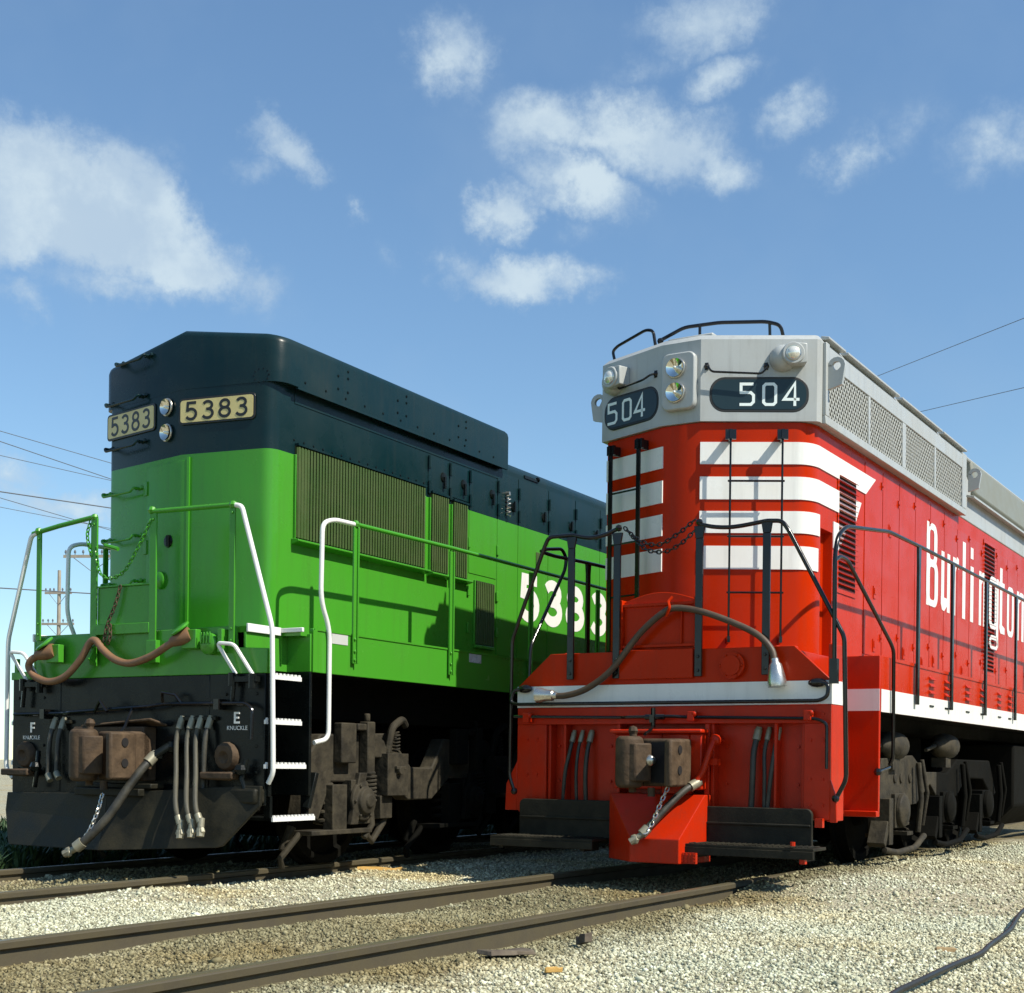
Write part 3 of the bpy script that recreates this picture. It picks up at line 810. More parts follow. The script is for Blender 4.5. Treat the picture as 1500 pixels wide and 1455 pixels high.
# number boards
for pl, a0, a1, xs, off in ((FRp, .068, .896, (.319, .507, .680), 0), (FLp, .045, .742, (.095, .283, .440), 1)):
    nb = .032
    mb = MB(); mb.ext([pl.at(p[0], p[1], .008) for p in rrect(a0, a1, 3.855, 4.150, .13, 7)], pl.nv(.026))
    g = mb.build('number_board', 'gasket', hatch, bevel=.006)
    mb = MB(); mb.ext([pl.at(p[0], p[1], .0342) for p in rrect(a0 + .022, a1 - .022, 3.877, 4.128, .11, 7)], pl.nv(.003)); mb.build('number_glass', 'boardglass', g)
    mb = MB(); w = .128; sw = .024; z0, z1 = 3.905, 4.100
    x5, x0, x4 = xs
    stroke(mb, pl, [(x5 + w * .9, z1 - sw / 2), (x5 + .012, z1 - sw / 2), (x5 + .012, z0 + .112), (x5 + w - .035, z0 + .112), (x5 + w - .012, z0 + .09), (x5 + w - .012, z0 + .034), (x5 + w - .034, z0 + .012), (x5, z0 + .012)], sw, .0374, .0392)
    stroke(mb, pl, [(x0 + .03, z0 + .012), (x0 + .012, z0 + .03), (x0 + .012, z1 - .03), (x0 + .03, z1 - .012), (x0 + w - .034, z1 - .012), (x0 + w - .016, z1 - .03), (x0 + w - .016, z0 + .03), (x0 + w - .034, z0 + .012)], sw, .0374, .0392, True)
    stroke(mb, pl, [(x4 + w - .03, z0), (x4 + w - .03, z1 - .004), (x4 + .008, z0 + .055), (x4 + w + .008, z0 + .055)], sw, .0374, .0396)
    mb.build('numerals', 'boarddigit', g, smooth=False)
# class lights
for pl, a, z in ((FRp, .735, 4.315), (FLp, .235, 4.285)):
    mb = MB(); mb.lathe(pl.at(a - .06, z - .01, .0), Vector((pl.n.x, pl.n.y, -.12)), [(0, .115), (.05, .112), (.10, .095), (.13, .06), (.14, .002)], 20)
    mb.ext([pl.at(a, z - .095, .02), pl.at(a + .125, z - .075, .02), pl.at(a + .125, z + .085, .02), pl.at(a, z + .095, .02)], pl.nv(.125))
    mb.lathe(pl.at(a + .01, z, .1), pl.nv(), [(0, .098), (.055, .094), (.062, .085)], 22)
    c = mb.build('class_light', 'grey', hatch, bevel=.008)
    mb = MB(); mb.lathe(pl.at(a + .01, z, .160), pl.nv(), [(0, .056), (.012, .052), (.026, .036), (.033, .012), (.034, .001)], 20); mb.build('lens', 'glass', c)
    mb = MB(); mb.tube([pl.at(a + .01 + .058 * math.cos(q), z + .058 * math.sin(q), .164) for q in [2 * math.pi * i / 20 for i in range(20)]], .007, 6, closed=True); mb.build('lamp_rim', 'steel', c)
# black grab rods over the number boards
for pl, P in ((FRp, [(.045, 4.165, .07), (.075, 4.175, .10), (.49, 4.155, .11), (.54, 4.215, .09)]), (FLp, [(.27, 4.17, .09), (.30, 4.18, .10), (.62, 4.19, .11), (.70, 4.225, .09)])):
    mb = MB()
    A0, A1 = P[0], P[-1]
    mb.tube([pl.at(A0[0], 4.235, .0), pl.at(A0[0], 4.235, .08), pl.at(*P[1]), pl.at(*P[2]), pl.at(*P[3]), pl.at(A1[0], A1[1] + .02, 0)], .0095, 7, fillet=.03)
    for a in (A0[0], A1[0]):
        mb.ball(pl.at(a, 4.237, .03), .026, 8); mb.box(*[q for p in zip(Vector(pl.at(a, 4.237, .02)) - Vector((.018, .018, .03)), Vector(pl.at(a, 4.237, .02)) + Vector((.018, .018, .03))) for q in p])
    mb.build('grab_rod', 'blackrod', hatch)
# roof handrails
mb = MB()
mb.tube([(.62, .98, 4.54), (.60, .95, 4.66), (.47, .95, 4.71), (.08, .85, 4.735), (-.22, .78, 4.72), (-.42, .74, 4.63)], .016, 8, fillet=.05)
mb.tube([(.50, .97, 4.53), (.50, .95, 4.71)], .013, 6); mb.tube([(-.08, .80, 4.53), (-.08, .80, 4.73)], .013, 6)
mb.build('roof_rail', 'blackrod', hatch)
mb = MB()
mb.tube([(-.90, .80, 4.50), (-.93, .80, 4.62), (-.88, .80, 4.66), (-.56, .72, 4.735), (-.48, .70, 4.71), (-.45, .70, 4.54)], .014, 8, fillet=.04)
mb.ball((-.40, .68, 4.60), .03, 8)
mb.build('roof_rail', 'blackrod', hatch)
# grey section behind the hatch
mb = MB()
mb.box(-.92, .9255, 5.81, SEND, 3.78, 4.06)
mb.ext([(-.92, 5.81, 4.06), (.92, 5.81, 4.06), (.92, 5.81, 4.20), (.80, 5.81, 4.535), (-.80, 5.81, 4.535), (-.92, 5.81, 4.20)], (0, SEND - 5.81, 0))
rear = mb.build('rear_roof', 'grey', RL, bevel=.012)
mb = MB(); mb.ext([(.921, 6.16, 4.055), (1.01, 6.16, 4.035), (1.01, 6.16, 4.062), (.921, 6.16, 4.085)], (0, 8, 0))
mb.build('rain_gutter', 'grey', rear, bevel=.004)
mb = MB(); mb.ext([(.922, 6.35, 4.10), (.985, 6.35, 4.11), (.93, 6.35, 4.52), (.80, 6.35, 4.575), (.7, 6.35, 4.536)], (0, 6.5, 0)); mb.build('roof_casing', 'casing', rear, bevel=.03)
mb = MB()
mb.tube([(.9, 5.83, 4.51), (.9, 14, 4.56)], .022, 8)
mb.build('roof_edge_pipe', 'grey', rear)
for s_ in (9.6, 11.0):
    mb = MB(); mb.lathe((0, s_, 4.55), (0, 0, 1), [(0, .62), (.16, .62), (.18, .58), (.18, .1), (.2, .08), (.2, .01)], 28)
    for q in range(10):
        an = q * math.pi / 5; mb.tube([(.1 * math.cos(an), s_ + .1 * math.sin(an), 4.745), (.6 * math.cos(an), s_ + .6 * math.sin(an), 4.745)], .01, 5)
    mb.build('roof_fan', 'grey', rear)
# end ladders
def ladder(pl, aL, aR, z0, z1, st, r, rungs, flat):
    mb = MB()
    for a in (aL, aR):
        if flat:
            mb.ext([pl.at(a - .022, z0, st), pl.at(a + .022, z0, st), pl.at(a + .022, z1, st), pl.at(a - .022, z1, st)], pl.nv(.014))
        else:
            mb.tube([pl.at(a, z0, st), pl.at(a, z1, st)], r, 8)
    for z in rungs: mb.tube([pl.at(aL - .02, z, st), pl.at(aR + .02, z, st)], r * .95, 8)
    for a in (aL, aR):
        mb.ext([pl.at(a - .012, z1 - .05, 0), pl.at(a + .012, z1 - .05, 0), pl.at(a + .012, z1 + .03, 0), pl.at(a - .012, z1 + .03, 0)], pl.nv(st + .03))
        mb.obox(pl.at(a, z1 - .01, st), Vector((pl.a.x, pl.a.y, 0)) * .045, Vector((0, 0, .04)), Vector(pl.nv(.014)))
        mb.ext([pl.at(a - .012, z0 - .02, 0), pl.at(a + .012, z0 - .02, 0), pl.at(a + .012, z0 + .03, 0), pl.at(a - .012, z0 + .03, 0)], pl.nv(st + .02))
    return mb.build('end_ladder', 'blackrod', RL)
ladder(FRp, .24, .668, 1.94, 3.655, .13, .0095, [3.26, 2.80, 2.335], False)
ladder(FLp, .218, .575, 1.86, 3.665, .10, .0095, [3.27, 2.82, 2.36], True)
# deck and frame
mb = MB(); mb.plan([(-1.36, SEND), (-1.36, 1.30), (-.93, 1.30), (-.93, .06), (.93, .06), (.93, 1.30), (1.36, 1.30), (1.36, SEND)], 1.79, 1.838)
mb.build('walkway_deck', 'red', RL)
for sg in (1, -1):
    mb = MB(); mb.box(*sorted((sg * 1.362, sg * 1.40)), 1.29, SEND, 1.37, 1.842)
    fs = mb.build('frame_side', 'red', RL, bevel=.004)
    mb = MB(); mb.box(*sorted((sg * 1.4, sg * 1.404)), 1.29, SEND, 1.368, 1.56); mb.build('white_stripe', 'white', fs)
    mb = MB(); mb.box(*sorted((sg * 1.4, sg * 1.408)), 1.62, SEND, 1.815, 1.843); mb.build('deck_edge', 'red', fs)
    mb = MB()
    for s0 in (2.88, 3.44, 4.28, 4.92, 5.75, 6.28, 7.4, 8.2):
        for z in (1.74, 1.675, 1.61):
            mb.ext([(sg * 1.4, s0 - .09, z + .018), (sg * 1.428, s0 - .085, z - .012), (sg * 1.4, s0 - .09, z - .014)], (0, .18, 0))
    mb.build('vent_louvers', 'red', fs)
    mb = MB()
    for s0 in (2.88, 3.44, 4.28, 4.92, 5.75, 6.28): mb.box(*sorted((sg * 1.404, sg * 1.412)), s0 - .07, s0 + .07, 1.475, 1.49)
    mb.build('vent_slot', 'black', fs)
    # step well: pilot return, rear plate, treads
    mb = MB(); mb.box(*sorted((sg * 1.365, sg * 1.40)),   .031, .33, .475, 1.842 if sg > 0 else 1.56); mb.box(*sorted((sg * .95, sg * 1.40)), 1.25, 1.289, .48, 1.842)
    mb.box(*sorted((sg * .934, sg * .958)), .031, 1.2495, .48, 1.843)
    mb.box(*sorted((sg * .96, sg * 1.40)), 1.2, 1.2498, .48, .53)
    sw_ = mb.build('step_well', 'reddirty', RL, bevel=.006)
    mb = MB(); mb.box(*sorted((sg * 1.4, sg * 1.404)), .0, .331, 1.378, 1.56); mb.build('white_stripe', 'white', sw_)
    mb = MB(); mb.box(*sorted((sg * .96, sg * 1.401)), 1.245, 1.2498, 1.375, 1.56); mb.build('white_stripe', 'white', sw_)
    for z in (.50, .93, 1.36):
        mb = MB(); mb.box(*sorted((sg * .959, sg * 1.12)), .335, 1.195, z, z + .03); mb.build('step', 'red', sw_, bevel=.004)
# pilot
mb = MB()
mb.box(-1.36, 1.36, .13, .16, .48, 1.37)
mb.box(-1.40, 1.40, 0, .03, 1.232, 1.376)
for a, b in ((-1.40, -1.11), (-.43, -.40), (.36, .40), (1.19, 1.40)): mb.box(a, b, 0, .03, .49, 1.2318)
for a in (-1.1098, -.43, .40, 1.16): mb.box(a, a + .03, .0305, .1295, .49, 1.2318)
mb.ext([(-1.40, .001, .49), (-1.40, .001, .92), (-1.51, .001, .72), (-1.52, .001, .49)], (0, .028, 0))
mb.ext([(1.40, .001, .47), (1.40, .001, .80), (1.45, .001, .66), (1.455, .001, .47)], (0, .028, 0))
pil = mb.build('pilot', 'reddirty', RL, bevel=.005)
mb = MB(); mb.ext([(-1.40, 0.004, 1.561), (1.40, 0.004, 1.561), (1.10, 0.004, 1.835), (-1.08, 0.004, 1.835)], (0, .026, 0)); mb.box(-1.08, 1.10, .031, .10, 1.80, 1.837)
mb.box(-.41, .26, -.03, .003, 1.60, 1.84)
mb.build('end_plate', 'red', RL, bevel=.005)
mb = MB(); mb.box(-1.40, 1.40, -.004, .03, 1.378, 1.56); mb.build('white_stripe', 'white', pil)
mb = MB()
for x in (-1.05, -.8, -.55, .5, .8, 1.1):
    for z in (.75, 1.05): mb.cyl((x, .129, z), (x, .115, z), .014, 8)
for x in (-1.3, -1.2, 1.24, 1.34):
    for z in (.6, .8, 1.1, 1.3): mb.cyl((x, 0, z), (x, -.010, z), .013, 8)
mb.build('rivets', 'reddirty', pil)
# round cover and lamp box on end plate
mb = MB(); mb.cyl((.60, .004, 1.69), (.60, -.05, 1.69), .105, 24); mb.cyl((.60, -.05, 1.69), (.60, -.065, 1.69), .08, 20)
for q in range(6): mb.ball((.60 + .09 * math.cos(q * 1.047), -.05, 1.69 + .09 * math.sin(q * 1.047)), .014, 6)
mb.build('round_cover', 'red', RL)
# raised walkover plate between the platforms
mb = MB()
o = [(-.39, 1.845), (.255, 1.845), (.255, 2.245)] + [(.255 - .645 * i / 10, 2.245 + .07 * math.sin(math.pi * i / 10)) for i in range(1, 11)]
mb.ext([(p[0], .03, p[1]) for p in o], (0, .03, 0))
mb.box(-.42, -.39, -.01, .09, 1.845, 2.26); mb.box(.255, .285, -.01, .09, 1.845, 2.26); mb.box(-.3895, .2545, -.005, .029, 2.20, 2.225); mb.box(-.3895, .2545, -.005, .029, 1.86, 1.885)
mb.box(.13, .145, .005, .029, 1.886, 2.199)
mb.build('walkover_plate', 'red', RL, bevel=.004)
# coupler pocket and nose
mb = MB()
mb.box(-.40, .03, -.10, -.001, .70, 1.15); mb.box(.03, .27, -.10, -.001, 1.07, 1.15); mb.box(.27, .38, -.10, -.001, .70, 1.15); mb.box(.03, .27, -.10, -.001, .66, .82)
mb.box(-.42, .40, -.16, -.001, 1.1505, 1.185)
mb.build('coupler_pocket', 'reddirty', RL, bevel=.012)
mb = MB(); mb.box(.031, .269, .02, .03, .821, 1.069); mb.build('pocket_opening', 'slit', RL)
zt, zb, zf = .66, .125, .315
b0, b1, f0, f1 = (-.43, -.12), (.42, -.12), (-.08, -.44), (.345, -.44)
v = [(*b0, zb), (*f0, zb), (*f1, zb), (*b1, zb), (*f0, zf), (*f1, zf), (*b0, zt), (*b1, zt), (-.43, 0, zb), (.42, 0, zb), (-.43, 0, zt), (.42, 0, zt), (-.13, -.12, zt), (.40, -.12, zt)]
mb = MB(); mb.add(v, [(1, 2, 5, 4), (0, 1, 4, 6), (2, 3, 7, 5), (4, 5, 13, 12), (4, 12, 6), (5, 7, 13), (8, 0, 6, 10), (3, 9, 11, 7), (6, 12, 13, 7, 11, 10), (0, 8, 9, 3, 2, 1)])
nose = mb.build('pilot_nose', 'reddirty', RL, bevel=.006, smooth=False)
mb = MB(); mb.box(.345, .47, -.40, -.36, .13, .215)
for i in range(4):
    for j in range(3): mb.cyl((.362 + i * .03, -.4, .15 + j * .025), (.362 + i * .03, -.406, .15 + j * .025), .010, 6)
mb.build('perforated_step', 'reddirty', nose)
# coupler
def coupler(par, t, s0, z, m, sg=1):
    mb = MB()
    f = lambda P: [(t + sg * p[0], s0 + p[1], z - .19) for p in P]
    mb.box(t - .09, t + .09, s0 + .22, s0 + .66, z - .12, z + .12)
    mb.box(*sorted((t - sg * .14, t + sg * .22)), s0 + .08, s0 + .30, z - .19, z + .19)
    mb.ext(f([(.15, .08), (.14, -.02), (.19, -.15), (.25, -.16), (.26, -.05), (.25, .12)]), (0, 0, .37))          # guard arm
    h = mb.build('coupler', m, par, bevel=.02)
    db = MB()
    for dz in (.10, -.06): db.cyl((t + sg * .262, s0 - .02, z + dz), (t + sg * .266, s0 - .02, z + dz), .035, 12)
    db.box(*sorted((t - sg * .03, t + sg * .13)), s0 + .072, s0 + .079, z - .16, z + .16); db.build('hole_and_mouth_shade', 'slit', h)  # holes as dark discs; dark plate stands for shade inside the mouth
    kb = MB(); kb.lathe((t - sg * .17, s0 - .03, z - .205), (0, 0, 1), [(0, .08), (.015, .105), (.05, .112), (.36, .112), (.395, .105), (.41, .08)], 22)
    kb.ext([(p[0], p[1], z - .15) for p in f([(-.13, -.13), (-.07, -.13), (.0, -.06), (.01, .0), (-.04, .03), (-.10, .0)])], (0, 0, .30))
    kb.build('knuckle', m, h, bevel=.012)
    pb = MB(); pb.cyl((t - sg * .17, s0 + .03, z - .24), (t - sg * .17, s0 + .03, z + .25), .03, 12); pb.ball((t - sg * .17, s0 + .03, z + .25), .042, 8)
    pb.cyl((t + sg * .0, s0 + .02, z - .27), (t + sg * .0, s0 + .02, z - .2), .03, 10)
    pb.build('knuckle_pin', m, h)
    return h
cp = coupler(RL, .085, -.42, .915, 'rust')
mb = MB(); mb.ball((.095, -.46, .93), .046, 12, (1, .6, 1)); mb.cyl((.095, -.40, .93), (.095, -.46, .93), .03, 12); mb.build('steel_boss', 'steel', cp)
# uncoupling lever and drawbar chain
mb = MB()
mb.tube([(-1.40, -.06, 1.30), (-.35, -.06, 1.285), (-.30, -.10, 1.285), (.12, -.10, 1.29), (.2, -.06, 1.285), (1.30, -.06, 1.265), (1.39, -.06, 1.23), (1.395, -.07, .88)], .013, 8, fillet=.05)
mb.build('uncoupling_lever', 'blackrod', RL)
for x in (-1.27, .27, 1.24):
    mb = MB(); mb.box(x - .03, x + .03, -.085, 0.0, 1.25, 1.33); mb.ball((x + .03, -.07, 1.31), .025, 8); mb.build('lever_bracket', 'reddirty', RL, bevel=.006)
mb = MB(); mb.cyl((-.05, -.10, 1.36), (-.05, -.10, 1.20), .02, 8); mb.box(-.07, -.03, -.13, -.09, 1.24, 1.3); mb.tube([(-.05, -.1, 1.21), (-.03, -.2, 1.17), (.0, -.35, 1.14)], .014, 8); mb.cyl((-.12, -.1, 1.285), (.05, -.1, 1.285), .022, 8)
mb.build('lever_clevis', 'blackrod', RL)
# drop handrail bar across the stripe
mb = MB(); mb.tube([(-1.30, -.03, 1.535), (-1.42, -.05, 1.53), (-1.44, -.06, 1.42), (-1.36, -.07, 1.405), (1.33, -.07, 1.40), (1.395, -.07, 1.43), (1.40, -.06, 1.53), (1.30, -.03, 1.54)], .0155, 10, fillet=.07)
for x in (-1.31, 1.30): mb.ball((x, -.03, 1.54), .04, 10, (1.9, .8, .9))
mb.build('pilot_handrail', 'blackrod', RL)
# small hoses
def hose(par, pts, r, m, name='air_hose', fit=True, gl=None):
    P = spring and spline(pts, 10)
    mb = MB(); mb.tube(P, r, 10)
    h = mb.build(name, m, par)
    if fit:
        fb = MB(); d0 = (P[0] - P[2]).normalized(); fb.cyl(P[0] - d0 * .05, P[0] + d0 * .035, r * 1.35, 10); fb.cyl(P[0] + d0 * .03, P[0] + d0 * .055, r * 1.1, 8)
        d1 = (P[-1] - P[-3]).normalized(); fb.cyl(P[-1] - d1 * .05, P[-1] + d1 * .02, r * 1.35, 10)
        if gl: gladhand(fb, P[-1] + d1 * .04, gl)
        fb.build('hose_fitting', 'fitting', h)
    return h
for x, xb, r in ((-.895, -.965, .017), (-.815, -.825, .015), (-.725, -.735, .020)): hose(RL, [(x, .09, 1.13), (x - .01, .05, 1.0), ((x + xb) / 2 - .01, .03, .8), (xb, .04, .50)], r, 'rubber')
for x, xb, r in ((.775, .745, .024), (.865, .855, .016), (.945, .875, .018)): hose(RL, [(x, .09, 1.15), (x - .015, .05, 1.0), ((x + xb) / 2, .03, .8), (xb, .04, .50)], r, 'rubber')
mb = MB(); mb.tube([(.455, .13, 1.10), (.465, -.04, 1.11), (.45, -.10, 1.02), (.40, -.12, .84), (.35, -.14, .76)], .026, 10, fillet=.04); mb.ball((.462, -.02, 1.10), .05, 10); mb.box(.40, .50, -.07, .0, .90, .95)
mb.build('brake_pipe', 'reddirty', RL)
hose(RL, [(.345, -.15, .745), (.29, -.24, .69), (.20, -.36, .56), (.11, -.46, .42), (.07, -.50, .365)], .030, 'rubber', gl=(-.7, -.3, -.5))
mb = MB(); chain(mb, [(.22, -.38, .72), (.17, -.44, .56), (.13, -.49, .42), (.09, -.53, .36)], .05, .006); mb.build('hose_chain', 'steel', RL)
# snow plows and footboards
for a, b, z1, fa, fb_ in ((-1.33, -.42, .595, -1.44, -.46), (.33, 1.285, .572, .34, 1.40)):
    mb = MB()
    mb.ext([(p[0], -.07, p[1]) for p in (rrect(a, b, .24, z1, .05) if True else [])], (0, .035, 0))
    mb.box(a + .01, b - .01, -.085, -.0705, .43, .45)
    pw = mb.build('plow_blade', 'plowdark', RL, bevel=.006)
    mb = MB(); mb.box(fa, fb_, -.36, -.071, .262, .285); mb.box(fa, fb_, -.365, -.345, .20, .2618)
    for i in range(22):
        x = fa + .05 + (fb_ - fa - .1) * i / 21; mb.box(x - .006, x + .006, -.34, -.08, .2852, .293)
    mb.build('footboard', 'plowdark', pw, bevel=.004)
    mb = MB()
    for x in (fa + .1, fb_ - .1): mb.box(x - .02, x + .02, -.343, -.09, .18, .2616)
    mb.build('footboard_bracket', 'plowdark', pw)
mb = MB(); mb.box(1.30, 1.36, -.05, -.005, .43, .50); mb.box(1.29, 1.33, -.35, -.30, .165, .20); mb.cyl((1.24, -.36, .30), (1.24, -.36, .33), .02, 8); mb.build('plow_bracket', 'reddirty', RL)
# front handrails
def flat_post(par, t, s_, z0, z1, m='blackrod', w=.031):
    mb = MB(); mb.box(t - w, t + w, s_ - .012, s_ + .012, z0, z1 - .10)
    mb.ext([(t - w, s_ - .012, z1 - .0998), (t + w, s_ - .012, z1 - .0998), (t + w * 1.55, s_ - .012, z1), (t - w * 1.55, s_ - .012, z1)], (0, .024, 0))
    for z in (z0 + .05, z0 + .16): mb.cyl((t, s_ - .012, z), (t, s_ - .024, z), .014, 6)
    return mb.build('handrail_post', m, par, bevel=.004)
for t in (-.865, -.43, .31, .88): flat_post(RL, t, -.03, 1.61, 2.82)
mb = MB(); mb.tube(spline([(-.43, -.03, 2.855), (-.55, -.03, 2.815), (-.70, -.03, 2.80), (-.86, -.03, 2.835)], 6) + [(-1.09, -.03, 2.835), (-1.13, -.03, 2.76), (-1.455, -.02, 1.965), (-1.475, .0, .78), (-1.43, .01, .66)], .0175, 10, fillet=.045)
mb.ball((-1.425, .0, .655), .032, 8); mb.ball((-.42, -.03, 2.86), .03, 8); mb.build('handrail', 'blackrod', RL)
mb = MB(); mb.tube(spline([(.30, -.03, 2.835), (.45, -.03, 2.80), (.62, -.03, 2.79), (.88, -.03, 2.815)], 6) + [(1.0, -.03, 2.805), (1.05, -.03, 2.74), (1.505, -.02, 1.885), (1.525, .0, .80), (1.45, .01, .66)], .0175, 10, fillet=.045)
mb.ball((1.445, .0, .655), .032, 8); mb.ball((.305, -.03, 2.85), .03, 8); mb.build('handrail', 'blackrod', RL)
for P in ([(-.37, -.03, 2.86), (-.22, -.05, 2.74), (-.04, -.06, 2.69), (.13, -.05, 2.77), (.27, -.03, 2.875)], [(-.30, -.03, 2.79), (-.15, -.06, 2.66), (.02, -.06, 2.63), (.16, -.05, 2.69), (.27, -.03, 2.79)]):
    mb = MB(); chain(mb, P, .05, .006); mb.build('safety_chain', 'blackrod', RL)
for sg in (1, -1):
    t = sg * 1.43
    if sg > 0:
        mb = MB(); mb.tube([(t, -.02, 1.58), (t, -.04, 2.50), (t, .02, 2.66), (t, .22, 2.765), (t, 1.10, 2.865), (t, 1.35, 2.895), (t, 2.4, 2.905), (t, SEND, 2.905)], .0175, 10, fillet=.12)
        mb.box(t - .03, t + .03, -.05, .0, 1.53, 1.72)
        mb.build('handrail', 'blackrod', RL)
        mb = MB(); mb.tube([(t, -.03, 2.47), (t, .08, 2.515), (t, .26, 2.51), (t, 1.46, 1.955), (t, 1.54, 1.90), (t, 1.56, .98), (sg * 1.40, 1.56, .92)], .0165, 10, fillet=.06); mb.ball((sg * 1.40, 1.22, .86), .035, 8); mb.tube([(sg * 1.40, 1.22, .86), (sg * 1.40, 1.56, .90)], .014, 8)
        mb.build('grab_rail', 'blackrod', RL)
    else:
        mb = MB(); mb.tube([(t, .235, 1.50), (t, .25, 1.93), (t, .86, 2.69), (t, .885, 2.80), (t, .80, 2.875), (t, .50, 2.83), (t, .42, 2.80)], .0165, 10, fillet=.07); mb.build('grab_rail', 'blackrod', RL)
        mb = MB(); mb.tube([(t, .45, 2.795), (t, .66, 2.79), (t, 1.31, 2.81), (t, 2.4, 2.83), (t, SEND, 2.86)], .0175, 10); mb.build('handrail', 'blackrod', RL)
    for s_ in ((2.30, 3.52, 4.95, 6.45, 7.9, 9.4, 10.9, 12.4) if sg > 0 else (1.31, 3.2, 4.8, 6.4, 8.0)):
        mb = MB(); mb.ext([(t - .012, s_ - .032, 1.47), (t - .012, s_ + .032, 1.47), (t - .012, s_ + .032, 2.70), (t - .012, s_ + .045, 2.90 if sg > 0 else 2.80), (t - .012, s_ - .045, 2.90 if sg > 0 else 2.80), (t - .012, s_ - .032, 2.70)], (.024, 0, 0))
        mb.build('handrail_post', 'blackrod', RL, bevel=.004)
# multiple-unit jumper cable
hose(RL, [(-1.0, -.10, 1.47), (-.85, -.10, 1.475), (-.66, -.10, 1.53), (-.44, -.09, 1.68), (-.20, -.08, 1.96), (.0, -.08, 2.12), (.13, -.07, 2.165), (.40, -.07, 2.11), (.78, -.07, 1.95), (.94, -.08, 1.81), (.985, -.10, 1.68)], .027, 'brownhose', 'jumper_cable', fit=False)
mb = MB(); mb.lathe((-.98, -.10, 1.475), (-1, 0, .03), [(-.03, .03), (0, .034), (.01, .045), (.08, .05), (.12, .062), (.165, .066), (.17, .05)], 16); mb.build('cable_plug', 'steel', RL)
mb = MB(); mb.lathe((.985, -.10, 1.70), (.12, -.02, -1), [(-.03, .03), (0, .034), (.02, .05), (.10, .066), (.16, .075), (.19, .072), (.192, .05)], 16); mb.build('cable_plug', 'steel', RL)
mb = MB(); mb.tube([(.09, -.06, 2.26), (.06, -.08, 2.22), (.09, -.11, 2.17), (.05, -.09, 2.10)], .012, 6, fillet=.02); mb.build('cable_hook', 'red', RL)
# underframe, fuel tank, truck
mb = MB(); mb.box(-.95, .95, .2, SEND, 1.25, 1.785); mb.box(-1.36, 1.36, 1.31, SEND, 1.378, 1.42)
mb.build('underframe', 'under', RL)
mb = MB(); mb.ext([(-1.25, 7.3, .45), (-1.0, 7.3, .2), (1.0, 7.3, .2), (1.25, 7.3, .45), (1.25, 7.3, 1.2), (-1.25, 7.3, 1.2)], (0, 4.3, 0)); mb.build('fuel_tank', 'under', RL, bevel=.03)
tr = MB(); tr2 = MB()
for sg in (1, -1):
    T0, T1 = sorted((sg * 1.02, sg * 1.16))
    tr.ext([(T0, s_, z) for s_, z in ((1.95, .62), (2.15, .98), (3.15, 1.02), (3.6, .86), (4.05, .86), (4.05, .62), (3.8, .74), (3.3, .55), (2.55, .52), (2.1, .52))], (T1 - T0, 0, 0))
    tr2.ext([(T0, s_, z) for s_, z in ((4.06, .86), (4.5, .86), (4.9, 1.0), (6.4, 1.0), (6.75, .62), (6.55, .56), (6.1, .78), (5.3, .80), (4.9, .6), (4.2, .6), (4.06, .62))], (T1 - T0, 0, 0))
    T2, T3 = sorted((sg * 1.16, sg * 1.19))
    for s_ in (2.55, 2.75, 3.05): tr.cyl((sg * 1.16, s_, .80), (sg * 1.175, s_, .80), .045, 12)
truck = tr.build('truck', 'truck', RL, bevel=.015); tr2.build('side_frame', 'under', truck, bevel=.015)  # rear half of the frame has its shade put into the colour
for s_ in (2.62, 4.35, 6.08): wheelset(truck, s_)
for s_ in (3.35, 5.1, 6.8):
    mb = MB(); mb.box(-.62, .62, s_ - .5, s_ + .38, .22, 1.24); mb.build('traction_motor', 'under', truck, bevel=.03)
